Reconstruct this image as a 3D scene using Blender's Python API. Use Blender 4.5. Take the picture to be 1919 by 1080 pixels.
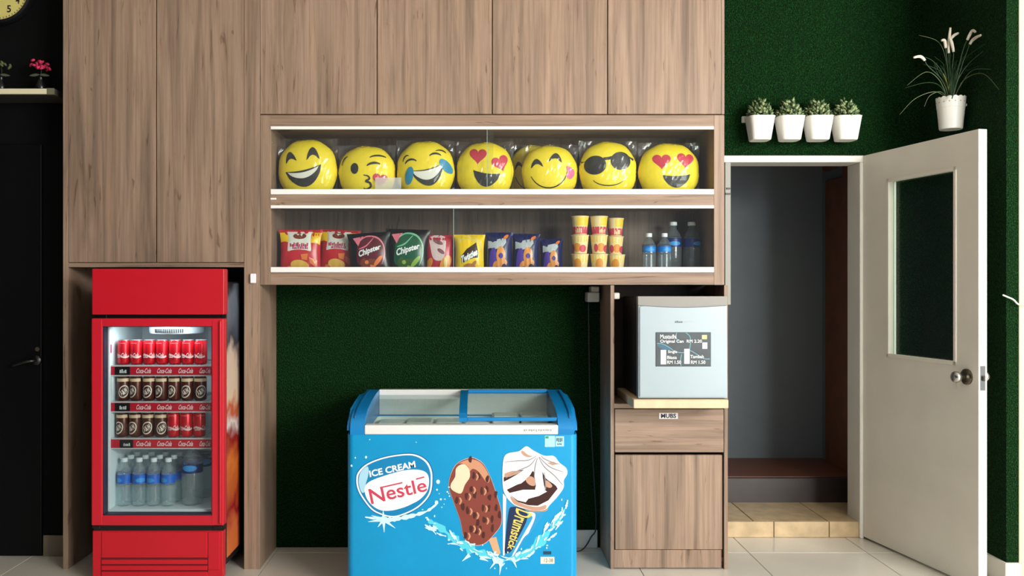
import bpy, bmesh, math, random
from mathutils import Vector, Matrix
from mathutils.geometry import delaunay_2d_cdt
random.seed(7)
PI = math.pi
sc = bpy.context.scene
for o in list(bpy.data.objects):
    bpy.data.objects.remove(o)
C = sc.collection

# ------------------------------------------------------------------ camera, world, lights, exposure
F = 1650.0            # focal length in pixels of the 1919 px wide frame
CX, CY = 890.0, 535.0  # principal point
CH = 1.355            # camera height
cam_d = bpy.data.cameras.new('camera')
cam_d.sensor_width = 36.0
cam_d.lens = F / 1919 * 36.0
cam_d.shift_x = (959.5 - CX) / 1919
cam_d.shift_y = -(540 - CY) / 1919
cam_d.clip_start = 0.05
cam = bpy.data.objects.new('camera', cam_d)
cam.location = (0, 0, CH)
cam.rotation_euler = (PI / 2, 0, 0)
C.objects.link(cam)
sc.camera = cam

w = bpy.data.worlds.new('world')
sc.world = w
w.use_nodes = True
w.node_tree.nodes['Background'].inputs[0].default_value = (0.80, 0.90, 1.0, 1)
w.node_tree.nodes['Background'].inputs[1].default_value = 0.26


def area(name, loc, target, sx, sy, power, col):
    d = bpy.data.lights.new(name, 'AREA')
    d.shape = 'RECTANGLE'
    d.size, d.size_y = sx, sy
    d.energy = power
    d.color = col
    o = bpy.data.objects.new(name, d)
    o.location = loc
    o.rotation_euler = (Vector(target) - Vector(loc)).to_track_quat('-Z', 'Y').to_euler()
    C.objects.link(o)
    return o


# daylight through the open shopfront, behind the camera and to its right
area('sky_through_shopfront', (4.05, -1.0, 2.68), (0.9, 4.2, 1.35), 2.9, 0.95, 215, (1.0, 0.985, 0.96))
area('garden_through_shopfront', (4.05, -1.0, 1.25), (0.9, 4.2, 1.0), 2.9, 1.8, 125, (0.96, 1.0, 0.95))
sc.view_settings.view_transform = 'Standard'
sc.view_settings.look = 'None'
sc.view_settings.gamma = 1
sc.view_settings.exposure = 0.50
sc.view_settings.use_curve_mapping = False
sc.cycles.transparent_max_bounces = 24

# ------------------------------------------------------------------ helpers
def X(px, d):
    return (px - CX) * d / F


def Z(py, d):
    return CH - (py - CY) * d / F


def lin(c):
    return tuple(((v / 255) / 12.92 if v / 255 <= 0.04045 else ((v / 255 + 0.055) / 1.055) ** 2.4) for v in c) + (1.0,)


MATS = {}


def mat(name, rgb=(128, 128, 128), rough=0.5, metal=0.0, var=0.0, vscale=12.0, bump=0.0, bscale=200.0, spec=0.5, emit=0.0):
    if name in MATS:
        return MATS[name]
    m = bpy.data.materials.new(name)
    m.use_nodes = True
    nt = m.node_tree
    p = nt.nodes['Principled BSDF']
    p.inputs['Base Color'].default_value = lin(rgb)
    p.inputs['Roughness'].default_value = rough
    p.inputs['Metallic'].default_value = metal
    p.inputs['Specular IOR Level'].default_value = spec
    tc = nt.nodes.new('ShaderNodeTexCoord')
    if var > 0:
        n = nt.nodes.new('ShaderNodeTexNoise')
        n.inputs['Scale'].default_value = vscale
        n.inputs['Detail'].default_value = 4
        r = nt.nodes.new('ShaderNodeValToRGB')
        c = lin(rgb)
        r.color_ramp.elements[0].color = tuple(v * (1 - var) for v in c[:3]) + (1,)
        r.color_ramp.elements[1].color = tuple(min(1, v * (1 + var)) for v in c[:3]) + (1,)
        r.color_ramp.elements[0].position = 0.3
        r.color_ramp.elements[1].position = 0.7
        nt.links.new(tc.outputs['Object'], n.inputs['Vector'])
        nt.links.new(n.outputs['Fac'], r.inputs[0])
        nt.links.new(r.outputs[0], p.inputs['Base Color'])
    if bump > 0:
        n = nt.nodes.new('ShaderNodeTexNoise')
        n.inputs['Scale'].default_value = bscale
        n.inputs['Detail'].default_value = 3
        b = nt.nodes.new('ShaderNodeBump')
        b.inputs['Strength'].default_value = bump
        b.inputs['Distance'].default_value = 0.01
        nt.links.new(tc.outputs['Object'], n.inputs['Vector'])
        nt.links.new(n.outputs['Fac'], b.inputs['Height'])
        nt.links.new(b.outputs[0], p.inputs['Normal'])
    if emit > 0:
        p.inputs['Emission Color'].default_value = lin(rgb)
        p.inputs['Emission Strength'].default_value = emit
    MATS[name] = m
    return m


def wood(name, horizontal=False, base=(160, 134, 115)):
    m = bpy.data.materials.new(name)
    m.use_nodes = True
    nt = m.node_tree
    L = nt.links.new
    p = nt.nodes['Principled BSDF']
    p.inputs['Roughness'].default_value = 0.48
    p.inputs['Specular IOR Level'].default_value = 0.35
    tc = nt.nodes.new('ShaderNodeTexCoord')
    oi = nt.nodes.new('ShaderNodeObjectInfo')
    mul = nt.nodes.new('ShaderNodeMath'); mul.operation = 'MULTIPLY'; mul.inputs[1].default_value = 17.0
    L(oi.outputs['Random'], mul.inputs[0])
    add = nt.nodes.new('ShaderNodeVectorMath'); add.operation = 'ADD'
    L(tc.outputs['Object'], add.inputs[0]); L(mul.outputs[0], add.inputs[1])

    def noise(sx, sz, detail, dist=0.0, rough=0.55):
        mp = nt.nodes.new('ShaderNodeMapping')
        mp.inputs['Scale'].default_value = (sz, 4.0, sx) if horizontal else (sx, 4.0, sz)
        n = nt.nodes.new('ShaderNodeTexNoise')
        n.inputs['Scale'].default_value = 1.0
        n.inputs['Detail'].default_value = detail
        n.inputs['Roughness'].default_value = rough
        n.inputs['Distortion'].default_value = dist
        L(add.outputs[0], mp.inputs[0]); L(mp.outputs[0], n.inputs['Vector'])
        return n.outputs['Fac']

    def ramp(fac, stops):
        r = nt.nodes.new('ShaderNodeValToRGB')
        els = r.color_ramp.elements
        while len(els) < len(stops):
            els.new(0.5)
        for e, (pos, c) in zip(els, stops):
            e.position = pos; e.color = lin(c)
        L(fac, r.inputs[0])
        return r.outputs[0]
    b = base
    sh = lambda k: tuple(max(0, min(255, int(v * k))) for v in b)
    c1 = ramp(noise(11, 0.6, 4, 1.6), [(0.28, sh(0.80)), (0.42, sh(0.93)), (0.52, sh(1.01)), (0.70, sh(1.09))])
    c2 = ramp(noise(70, 1.6, 4, 0.4), [(0.30, (216, 212, 208)), (0.5, (242, 241, 240)), (0.7, (255, 255, 255))])
    c3 = ramp(noise(22, 2.2, 3, 2.5), [(0.30, (150, 126, 110)), (0.355, (240, 236, 232)), (0.6, (255, 255, 255))])
    mx = nt.nodes.new('ShaderNodeMix'); mx.data_type = 'RGBA'; mx.blend_type = 'MULTIPLY'; mx.inputs[0].default_value = 1.0
    L(c1, mx.inputs[6]); L(c2, mx.inputs[7])
    m2 = nt.nodes.new('ShaderNodeMix'); m2.data_type = 'RGBA'; m2.blend_type = 'MULTIPLY'; m2.inputs[0].default_value = 0.62
    L(mx.outputs[2], m2.inputs[6]); L(c3, m2.inputs[7])
    L(m2.outputs[2], p.inputs['Base Color'])
    MATS[name] = m
    return m


def glassy(name, tint=(255, 255, 255), refl=1.0, rough=0.0, milky=0.0, milk=(255, 255, 255), facing=None):
    m = bpy.data.materials.new(name)
    m.use_nodes = True
    nt = m.node_tree
    nt.nodes.clear()
    L = nt.links.new
    out = nt.nodes.new('ShaderNodeOutputMaterial')
    tr = nt.nodes.new('ShaderNodeBsdfTransparent'); tr.inputs[0].default_value = lin(tint)
    gl = nt.nodes.new('ShaderNodeBsdfGlossy'); gl.inputs['Roughness'].default_value = rough
    # Schlick reflectance, the same from both sides of the pane
    fr = nt.nodes.new('ShaderNodeLayerWeight'); fr.inputs[0].default_value = 0.5
    pw = nt.nodes.new('ShaderNodeMath'); pw.operation = 'POWER'; pw.inputs[1].default_value = 5.0
    L(fr.outputs['Facing'], pw.inputs[0])
    k = nt.nodes.new('ShaderNodeMath'); k.operation = 'MULTIPLY_ADD'; k.inputs[1].default_value = 0.9 * refl; k.inputs[2].default_value = 0.04 * refl
    L(pw.outputs[0], k.inputs[0])
    mx = nt.nodes.new('ShaderNodeMixShader')
    L(k.outputs[0], mx.inputs[0]); L(tr.outputs[0], mx.inputs[1]); L(gl.outputs[0], mx.inputs[2])
    last = mx.outputs[0]
    if milky > 0:
        df = nt.nodes.new('ShaderNodeBsdfDiffuse'); df.inputs[0].default_value = lin(milk)
        m2 = nt.nodes.new('ShaderNodeMixShader'); m2.inputs[0].default_value = milky
        L(last, m2.inputs[1]); L(df.outputs[0], m2.inputs[2])
        last = m2.outputs[0]
    L(last, out.inputs[0])
    MATS[name] = m
    return m


ROOT = {}


def tag(o, label, cat, group=None, kind=None):
    o['label'] = label
    o['category'] = cat
    if group: o['group'] = group
    if kind: o['kind'] = kind
    return o


def thing(name, label, cat, loc=(0, 0, 0), group=None):
    o = bpy.data.objects.new(name, None)
    o.empty_display_size = 0.05
    C.objects.link(o)
    o.location = loc
    ROOT[o] = Vector(loc)
    return tag(o, label, cat, group)


def link_mesh(name, me, m, parent=None, shift=None, smooth=False):
    if shift is not None:
        me.transform(Matrix.Translation(shift))
    if smooth:
        for p in me.polygons:
            p.use_smooth = True
    me.materials.append(m)
    o = bpy.data.objects.new(name, me)
    C.objects.link(o)
    if parent is not None:
        o.parent = parent
        ROOT[o] = ROOT[parent]
    else:
        ROOT[o] = Vector((0, 0, 0))
    return o


class B:
    """collects geometry; build() links it as one mesh object.  Coordinates are world coordinates
    unless local=True (then they are relative to the parent's origin)."""

    def __init__(s):
        s.bm = bmesh.new()

    def box(s, x0, x1, y0, y1, z0, z1, bev=0.0, seg=1):
        t = bmesh.new()
        bmesh.ops.create_cube(t, size=1)
        for v in t.verts:
            v.co = Vector((x0 + (v.co.x + .5) * (x1 - x0), y0 + (v.co.y + .5) * (y1 - y0), z0 + (v.co.z + .5) * (z1 - z0)))
        if bev > 0:
            bmesh.ops.bevel(t, geom=list(t.edges), offset=bev, segments=seg, affect='EDGES', profile=0.5)
        return s.merge(t)

    def merge(s, t):
        me = bpy.data.meshes.new('tmp')
        t.to_mesh(me); t.free()
        s.bm.from_mesh(me)
        bpy.data.meshes.remove(me)
        return s

    def raw(s, verts, faces):
        vs = [s.bm.verts.new(v) for v in verts]
        for f in faces:
            try:
                s.bm.faces.new([vs[i] for i in f])
            except ValueError:
                pass
        return s

    def lathe(s, prof, c=(0, 0, 0), seg=24, axis='z', caps=True, sq=None):
        vs, fs = [], []
        for r, h in prof:
            for i in range(seg):
                a = 2 * PI * i / seg
                k = r
                if sq:
                    k = r / (abs(math.cos(a)) ** sq + abs(math.sin(a)) ** sq) ** (1 / sq)
                p, q = k * math.cos(a), k * math.sin(a)
                if axis == 'z': vs.append((c[0] + p, c[1] + q, c[2] + h))
                elif axis == 'y': vs.append((c[0] + p, c[1] + h, c[2] - q))
                else: vs.append((c[0] + h, c[1] + p, c[2] + q))
        n = len(prof)
        for j in range(n - 1):
            for i in range(seg):
                k = (i + 1) % seg
                fs.append((j * seg + i, j * seg + k, (j + 1) * seg + k, (j + 1) * seg + i))
        if caps:
            fs.append(tuple(range(seg))[::-1])
            fs.append(tuple((n - 1) * seg + i for i in range(seg)))
        return s.raw(vs, fs)

    def tube(s, pts, r, seg=8):
        pts = [Vector(p) for p in pts]
        n = len(pts)
        rs = r if isinstance(r, (list, tuple)) else [r] * n
        vs, fs = [], []
        up = Vector((0.13, 0.27, 1)).normalized()
        for i, p in enumerate(pts):
            d = (pts[min(n - 1, i + 1)] - pts[max(0, i - 1)]).normalized()
            a = d.cross(up)
            if a.length < 1e-3: a = d.cross(Vector((1, 0, 0)))
            a.normalize()
            b = d.cross(a).normalized()
            for k in range(seg):
                t = 2 * PI * k / seg
                vs.append(p + (a * math.cos(t) + b * math.sin(t)) * rs[i])
        for i in range(n - 1):
            for k in range(seg):
                q = (k + 1) % seg
                fs.append((i * seg + k, i * seg + q, (i + 1) * seg + q, (i + 1) * seg + k))
        fs.append(tuple(range(seg))[::-1]); fs.append(tuple((n - 1) * seg + k for k in range(seg)))
        return s.raw(vs, fs)

    def prism(s, poly, y0, y1, axis='y'):
        """closed 2D outline extruded along one axis"""
        n = len(poly)
        def P(a, b, h):
            return {'y': (a, h, b), 'x': (h, a, b), 'z': (a, b, h)}[axis]
        vs = [P(a, b, y0) for a, b in poly] + [P(a, b, y1) for a, b in poly]
        fs = [tuple(range(n)), tuple(range(2 * n - 1, n - 1, -1))]
        for i in range(n):
            k = (i + 1) % n
            fs.append((i, k, n + k, n + i))
        return s.raw(vs, fs)

    def build(s, name, m, parent=None, smooth=False, local=False, auto=None):
        bmesh.ops.recalc_face_normals(s.bm, faces=list(s.bm.faces))
        me = bpy.data.meshes.new(name)
        s.bm.to_mesh(me); s.bm.free()
        sh = None
        if parent is not None and not local:
            sh = -ROOT[parent]
        o = link_mesh(name, me, m, parent, sh, smooth)
        if auto:
            try:
                me.set_sharp_from_angle(angle=math.radians(auto))
            except Exception:
                pass
        return o


def struct(o, label, cat):
    o['kind'] = 'structure'
    o['label'] = label
    o['category'] = cat
    return o


def dup(root, loc, label=None, group=None, rot=None):
    r = root.copy(); C.objects.link(r)
    r.location = loc
    if rot is not None: r.rotation_euler = rot
    if label: r['label'] = label
    if group: r['group'] = group
    for ch in list(root.children):
        c = ch.copy(); C.objects.link(c); c.parent = r
        for g in list(ch.children):
            d = g.copy(); C.objects.link(d); d.parent = c
    return r


# ---- flat outlines --------------------------------------------------
def ell(cx, cy, rx, ry, n=24, rot=0.0):
    c, s_ = math.cos(rot), math.sin(rot)
    return [(cx + rx * math.cos(t) * c - ry * math.sin(t) * s_, cy + rx * math.cos(t) * s_ + ry * math.sin(t) * c)
            for t in [2 * PI * i / n for i in range(n)]]


def heart(cx, cy, k, rot=0.0, n=30):
    pts = []
    for i in range(n):
        t = 2 * PI * i / n
        a = 16 * math.sin(t) ** 3 / 17
        b = (13 * math.cos(t) - 5 * math.cos(2 * t) - 2 * math.cos(3 * t) - math.cos(4 * t) + 2) / 17
        pts.append((cx + k * (a * math.cos(rot) - b * math.sin(rot)), cy + k * (a * math.sin(rot) + b * math.cos(rot))))
    return pts


def smooth_loop(pts, n=4):
    """closed Catmull-Rom through the given points"""
    out = []
    N = len(pts)
    for i in range(N):
        p0, p1, p2, p3 = pts[i - 1], pts[i], pts[(i + 1) % N], pts[(i + 2) % N]
        for k in range(n):
            t = k / n
            out.append(tuple(0.5 * ((2 * p1[a]) + (-p0[a] + p2[a]) * t + (2 * p0[a] - 5 * p1[a] + 4 * p2[a] - p3[a]) * t * t
                                    + (-p0[a] + 3 * p1[a] - 3 * p2[a] + p3[a]) * t ** 3) for a in (0, 1)))
    return out


def smooth_line(pts, n=5):
    out = []
    N = len(pts)
    for i in range(N - 1):
        p0, p1, p2, p3 = pts[max(0, i - 1)], pts[i], pts[i + 1], pts[min(N - 1, i + 2)]
        for k in range(n):
            t = k / n
            out.append(tuple(0.5 * ((2 * p1[a]) + (-p0[a] + p2[a]) * t + (2 * p0[a] - 5 * p1[a] + 4 * p2[a] - p3[a]) * t * t
                                    + (-p0[a] + 3 * p1[a] - 3 * p2[a] + p3[a]) * t ** 3) for a in range(len(p1))))
    out.append(tuple(pts[-1]))
    return out


def ribbon(pts, wd, taper=True):
    """outline around a polyline, wd = full width (or list)"""
    n = len(pts)
    a, b = [], []
    for i in range(n):
        p, q = pts[max(0, i - 1)], pts[min(n - 1, i + 1)]
        dx, dy = q[0] - p[0], q[1] - p[1]
        l = math.hypot(dx, dy) or 1
        k = (wd[i] if isinstance(wd, (list, tuple)) else wd) / 2
        if taper: k *= 0.35 + 0.65 * math.sin(PI * (i + 0.5) / n)
        a.append((pts[i][0] - dy / l * k, pts[i][1] + dx / l * k))
        b.append((pts[i][0] + dy / l * k, pts[i][1] - dx / l * k))
    return a + b[::-1]


def decal(polys, fmap, name, m, parent, step=None, smooth=False):
    """fills the outlines and lays them on a surface: fmap(u, v) -> local xyz (coordinates local to the parent)"""
    vs, fs = [], []
    for poly in polys:
        pts = [Vector(p) for p in poly]
        n = len(pts)
        edges = [(i, (i + 1) % n) for i in range(n)]
        if step:
            x0, x1 = min(p.x for p in pts), max(p.x for p in pts)
            y0, y1 = min(p.y for p in pts), max(p.y for p in pts)
            i = x0 + step * .37
            while i < x1:
                j = y0 + step * .41
                while j < y1:
                    pts.append(Vector((i, j))); j += step
                i += step
        r = delaunay_2d_cdt(pts, edges, [], 1, 1e-6)
        o = len(vs)
        nud = Vector((0, -1.2e-5 * (len(polys) - polys.index(poly)), 0)) if len(polys) > 1 else Vector((0, 0, 0))
        vs += [Vector(fmap(v.x, v.y)) + nud for v in r[0]]
        fs += [tuple(o + i for i in f) for f in r[2]]
    me = bpy.data.meshes.new(name)
    me.from_pydata(vs, [], fs)
    me.update()
    return link_mesh(name, me, m, parent, None, smooth)


TXT = {}


def text2d(s_, bold=0.0):
    """built-in font as 2D triangles, cap height about 0.7, centred on the origin"""
    key = (s_, bold)
    if key in TXT: return TXT[key]
    cu = bpy.data.curves.new('txt', 'FONT')
    cu.body = s_
    cu.align_x = 'CENTER'; cu.align_y = 'CENTER'
    cu.offset = bold
    cu.resolution_u = 3
    o = bpy.data.objects.new('txt', cu)
    C.objects.link(o)
    dg = bpy.context.evaluated_depsgraph_get()
    me = bpy.data.meshes.new_from_object(o.evaluated_get(dg))
    vs = [(v.co.x, v.co.y) for v in me.vertices]
    fs = [tuple(p.vertices) for p in me.polygons]
    xs = [v[0] for v in vs]; ys = [v[1] for v in vs]
    cx, cy = (min(xs) + max(xs)) / 2, (min(ys) + max(ys)) / 2
    vs = [(a - cx, b - cy) for a, b in vs]
    W, H = max(xs) - min(xs), max(ys) - min(ys)
    bpy.data.objects.remove(o); bpy.data.curves.remove(cu); bpy.data.meshes.remove(me)
    TXT[key] = (vs, fs, W, H)
    return TXT[key]


def lettering(items, fmap, name, m, parent):
    """items: (string, cx, cy, width, height, rotation[, shear[, taper]])"""
    V_, F_ = [], []
    for it in items:
        s_, cx, cy, wd, ht, rot = it[:6]
        shear = it[6] if len(it) > 6 else 0.0
        tp = it[7] if len(it) > 7 else 0.0
        bold = it[8] if len(it) > 8 else 0.012
        vs, fs, W, H = text2d(s_, bold)
        o = len(V_)
        c, sn = math.cos(rot), math.sin(rot)
        for a, b in vs:
            p, q = a / W * wd, b / H * ht
            q *= 1 - tp * (p / wd)
            p += q * shear
            V_.append(fmap(cx + p * c - q * sn, cy + p * sn + q * c))
        F_ += [tuple(o + i for i in f) for f in fs]
    me = bpy.data.meshes.new(name)
    me.from_pydata(V_, [], F_)
    me.update()
    return link_mesh(name, me, m, parent)


def scribble(cx, cy, wd, ht, n, rot=0.0, seed=1):
    """outlines of unreadable small print: a row of little strokes"""
    rr = random.Random(seed)
    out = []
    for i in range(n):
        x0 = cx - wd / 2 + wd * i / n
        h_ = ht * rr.uniform(.55, 1.0)
        w_ = wd / n * rr.uniform(.55, .85)
        sl = rr.uniform(-.2, .2) * w_
        out.append([(x0, cy - ht / 2), (x0 + w_, cy - ht / 2), (x0 + w_ + sl, cy - ht / 2 + h_), (x0 + sl, cy - ht / 2 + h_)])
    if rot:
        c, s_ = math.cos(rot), math.sin(rot)
        out = [[(cx + (a - cx) * c - (b - cy) * s_, cy + (a - cx) * s_ + (b - cy) * c) for a, b in p] for p in out]
    return out


# ------------------------------------------------------------------ materials
WV = wood('wood_laminate_vertical')
WH = wood('wood_laminate_horizontal', True)
def turf_material():
    m = bpy.data.materials.new('turf')
    m.use_nodes = True
    nt = m.node_tree; L = nt.links.new
    p = nt.nodes['Principled BSDF']
    p.inputs['Roughness'].default_value = 0.85
    p.inputs['Specular IOR Level'].default_value = 0.15
    tc = nt.nodes.new('ShaderNodeTexCoord')
    n1 = nt.nodes.new('ShaderNodeTexNoise'); n1.inputs['Scale'].default_value = 260; n1.inputs['Detail'].default_value = 3
    n2 = nt.nodes.new('ShaderNodeTexVoronoi'); n2.inputs['Scale'].default_value = 170
    mp = nt.nodes.new('ShaderNodeMapping'); mp.inputs['Scale'].default_value = (1, 1, 0.6)
    L(tc.outputs['Object'], mp.inputs[0]); L(mp.outputs[0], n1.inputs['Vector']); L(mp.outputs[0], n2.inputs['Vector'])
    r = nt.nodes.new('ShaderNodeValToRGB')
    e = r.color_ramp.elements
    e[0].position = .33; e[0].color = lin((1, 20, 3))
    e[1].position = .74; e[1].color = lin((26, 92, 31))
    k = e.new(.5); k.color = lin((4, 38, 8))
    L(n1.outputs['Fac'], r.inputs[0]); L(r.outputs[0], p.inputs['Base Color'])
    a = nt.nodes.new('ShaderNodeMath'); a.operation = 'ADD'
    L(n1.outputs['Fac'], a.inputs[0]); L(n2.outputs['Distance'], a.inputs[1])
    b = nt.nodes.new('ShaderNodeBump'); b.inputs['Strength'].default_value = .9; b.inputs['Distance'].default_value = .012
    L(a.outputs[0], b.inputs['Height']); L(b.outputs[0], p.inputs['Normal'])
    return m


TURF = turf_material()
WHITE = mat('white_paint', (232, 228, 220), .45, var=.03, vscale=6)
DOORP = mat('door_paint', (238, 233, 222), .42, var=.04, vscale=4)
CREAM = mat('beige_wall_paint', (224, 205, 168), .7, var=.05, vscale=30, bump=.15, bscale=120)
TILE = mat('floor_tile', (214, 208, 196), .22, var=.05, vscale=3.5)
GROUT = mat('grout', (120, 112, 100), .9)
STEPT = mat('step_tile', (196, 170, 132), .4, var=.18, vscale=14)
BLACKW = mat('black_wall_paint', (8, 8, 9), .7, var=.1, spec=.15)
BLACKD = mat('black_door', (6, 6, 8), .5, spec=.2)
GREYW = mat('corridor_paint', (104, 112, 118), .7, var=.03)
BROWN = mat('brown_timber', (110, 62, 38), .5, var=.2, vscale=9)
DARKT = mat('dark_tile', (58, 50, 48), .35, var=.1)
ALU = mat('white_aluminium', (240, 238, 234), .35, .0, var=.02)
STEEL = mat('steel', (190, 188, 184), .25, 1.0)
GLASS = glassy('clear_glass', (250, 252, 251), 1.0, 0.0)
PLASTICBAG = glassy('clear_plastic_film', (254, 254, 253), 1.1, .10, .014)
BLACK = mat('black_plastic', (14, 14, 15), .45)
DGREY = mat('dark_grey_plastic', (46, 46, 48), .5)

# ------------------------------------------------------------------ the room
DF, DB, DW = 4.20, 4.55, 4.73      # cabinet front, niche back wall, doorway wall
TOP = 3.2
XR = 2.405                         # turf-covered right return
YC = 3.985                         # column face at the far right
fl = B().box(-3.6, 5.2, -3.2, 5.14, -0.10, -0.006).build('floor', GROUT)
struct(fl, 'glossy cream square tiled floor of the shop', 'floor')
tile_me = None
for i in range(-9, 6):
    for j in range(-12, 1):
        x0 = 1.388 + .6 * i; y0 = 4.46 + .6 * j
        x1 = x0 + .6; y1 = y0 + .6
        if tile_me is None:
            t = B().box(-.2985, .2985, -.2985, .2985, -.012, 0, .0012).build('tile', TILE, fl, local=True)
            tile_me = t.data
        else:
            t = bpy.data.objects.new('tile', tile_me); C.objects.link(t); t.parent = fl
        t.location = (x0 + .3, y0 + .3, 0)

wb = B().box(-2.0, 1.24, DB, DB + .12, 0, TOP).build('wall_back', TURF)
struct(wb, 'dark green artificial turf wall behind the freezer and cabinets', 'wall')
# doorway wall (turf) with the opening
OX0, OX1, OZ = 1.237, 2.060, 2.014
wd_ = B()
wd_.box(1.24, XR + .1, DW, DW + .12, OZ + .03, TOP)
wd_.box(OX1 + .022, XR + .1, DW, DW + .12, 0, OZ + .03)
wd_ = wd_.build('wall_doorway', TURF)
struct(wd_, 'green artificial turf wall above and beside the open doorway', 'wall')
wr = B().box(XR, 2.459, YC, DW + .1, .10, TOP).build('wall_right', TURF)
struct(wr, 'green artificial turf return wall at the far right behind the door', 'wall')
wc = B().box(2.461, 5.2, YC - .004, YC + .2, 0, TOP).build('wall_right_front', CREAM)
struct(wc, 'beige painted wall at the right edge beyond the turf', 'wall')
bb = B().box(XR - .012, 2.461, YC - .016, DW, 0, .10, .003).build('baseboard_right', WHITE)
struct(bb, 'white skirting under the turf of the right wall', 'baseboard')
bb = B().box(.30, X(1143, DF) - .012, DB - .014, DB - .001, 0, .092, .003).build('baseboard_back', WHITE)
struct(bb, 'white skirting along the foot of the niche beside the freezer', 'baseboard')
wl = B().box(-5.0, -1.962, 4.41, 4.55, 0, TOP).build('wall_left', BLACKW)
struct(wl, 'black painted wall left of the tall cabinet', 'wall')
ws = B().box(-3.55, -3.4, -3.2, 4.41, 0, TOP).build('wall_left_side', BLACKW)
struct(ws, 'dark side wall at the far left of the shop', 'wall')
ce = B().box(-3.6, 5.2, -3.2, 5.0, TOP, TOP + .1).build('ceiling', WHITE)
struct(ce, 'white ceiling of the shop', 'ceiling')
# black door in the left wall
d2 = B().box(-3.05, X(80, 4.40), 4.385, 4.408, .012, 2.06, .003).build('door_2', BLACKD)
struct(d2, 'black door in the dark wall at the left edge', 'door')
lv = B()
lx, lz = X(62, 4.36), Z(676, 4.36)
lv.lathe([(.024, -.010), (.026, 0), (.020, .008)], (lx + .01, 4.378, lz), 20, 'y')
lv.tube([(lx + .01, 4.375, lz), (lx + .01, 4.345, lz), (lx - .02, 4.338, lz - .003), (lx - .085, 4.338, lz - .022), (lx - .10, 4.342, lz - .022)],
        [.008, .008, .008, .007, .005], 8)
lv.build('door_handle', mat('blackened_steel', (70, 68, 66), .35, .9), d2, True)
kh = B().lathe([(.011, -.006), (.011, 0)], (X(68, 4.37), 4.384, Z(655, 4.37)), 16, 'y').build('keyhole', mat('dull_brass', (110, 100, 84), .5, .8), d2)
bb = B().box(X(81, 4.40), -1.962, 4.397, 4.409, 0, .105, .002).build('baseboard_left', mat('brown_tile', (120, 108, 92), .4, var=.1))
struct(bb, 'brown tile skirting right of the black door', 'baseboard')

# doorway frame
tr = B()
tr.box(OX0 - .05, OX1 + .022, DW - .020, DW + .14, OZ, OZ + .036, .003)
tr.box(OX1, OX1 + .022, DW - .020, DW + .14, 0, OZ, .003)
tr = tr.build('trim_1', WHITE)
struct(tr, 'white painted frame around the open doorway', 'door frame')
cs = B().box(X(1358, DW), X(1368, DW), DW - .012, DW + .03, Z(571, DW), OZ).build('cover_strip', mat('grey_metal', (150, 148, 140), .5), tr)
for py in (354, 364):
    B().box(X(1358, DW) + .006 * (py == 354), X(1367, DW), DW - .018, DW - .008, Z(py + 1.5, DW), Z(py - 1.5, DW)).build('screw', BLACK, cs)

# corridor beyond the doorway: two steps, grey wall, timber door frame
st = B().box(1.1, 2.30, DW + .012, 5.16, -.05, .073).build('step_front', GROUT)
struct(st, 'low beige tiled step in the doorway', 'step')
xs = [1.15, X(1451, DW) - .299, X(1451, DW), X(1554, DW), X(1554, DW) + .299]
xs = [1.15, 1.302, 1.605, 1.902, 2.080]
for a, b in zip(xs, xs[1:]):
    B().box(a + .002, b - .002, DW - .004, DW + .012, .001, .085, .002).build('tile', STEPT, st)
xs2 = [1.15, 1.50, 1.90, 2.28]
for a, b in zip(xs2, xs2[1:]):
    B().box(a + .002, b - .002, DW + .012, 5.15, .070, .085, .002).build('tile', STEPT, st)
s2 = B().box(1.1, 2.30, 5.15, 5.80, -.05, .228, .004).build('step_back', DARKT)
struct(s2, 'dark riser of the second step inside the corridor', 'step')
B().box(1.102, 2.27, 5.17, 5.72, .2285, .233).build('tread', mat('brown_tread', (112, 66, 48), .45, var=.12), s2)
g = B().box(1.0, 2.40, 5.72, 5.80, 0, 2.7).build('wall_corridor_back', GREYW)
struct(g, 'grey painted wall at the end of the corridor', 'wall')
g = B().box(1.0, 1.10, DW + .12, 5.8, 0, 2.7).build('wall_corridor_left', GREYW)
struct(g, 'grey painted left wall of the corridor', 'wall')
g = B().box(2.257, 2.40, DW + .13, 5.72, .0, 2.7).build('wall_corridor_right', GREYW)
struct(g, 'grey painted right wall of the corridor', 'wall')
g = B().box(1.0, 2.40, DW + .12, 5.8, 2.7, 2.8).build('ceiling_corridor', GREYW)
struct(g, 'ceiling of the corridor', 'ceiling')
d3 = B().box(2.225, 2.262, 5.18, 5.34, .234, 2.08, .003).build('door_3', BROWN)
B().box(2.235, 2.262, 5.345, 5.62, .234, 2.02, .003).build('door_leaf', BROWN, d3)
B().box(2.225, 2.262, 5.18, 5.64, 2.085, 2.16, .003).build('head', BROWN, d3)
struct(d3, 'brown timber door in the corridor right wall', 'door')

# ------------------------------------------------------------------ the open white door
hx, hy = 2.077, DW - .022
nx, ny = 2.231, 3.90
DL = math.hypot(nx - hx, ny - hy)
ang = math.atan2(ny - hy, nx - hx)
door = bpy.data.objects.new('door_1', None)
C.objects.link(door)
door.location = (hx, hy, 0)
door.rotation_euler = (0, 0, ang)          # local +x runs from the hinge to the lock edge, local -y... faces left
ROOT[door] = Vector((0, 0, 0))
struct(door, 'white door with a tall glass pane standing open at the right', 'door')
TH = .042                                  # thickness, leaf spans local y 0..TH (to the right of the face)
wx0, wx1, wz0, wz1 = .255 * DL, .82 * DL, 1.003, 1.886
lf = B()
lf.box(.002, wx0, 0, TH, .012, 2.048); lf.box(wx1, DL, 0, TH, .012, 2.048)
lf.box(wx0, wx1, 0, TH, .012, wz0); lf.box(wx0, wx1, 0, TH, wz1, 2.048)
bmesh.ops.remove_doubles(lf.bm, verts=lf.bm.verts, dist=1e-5)
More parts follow.
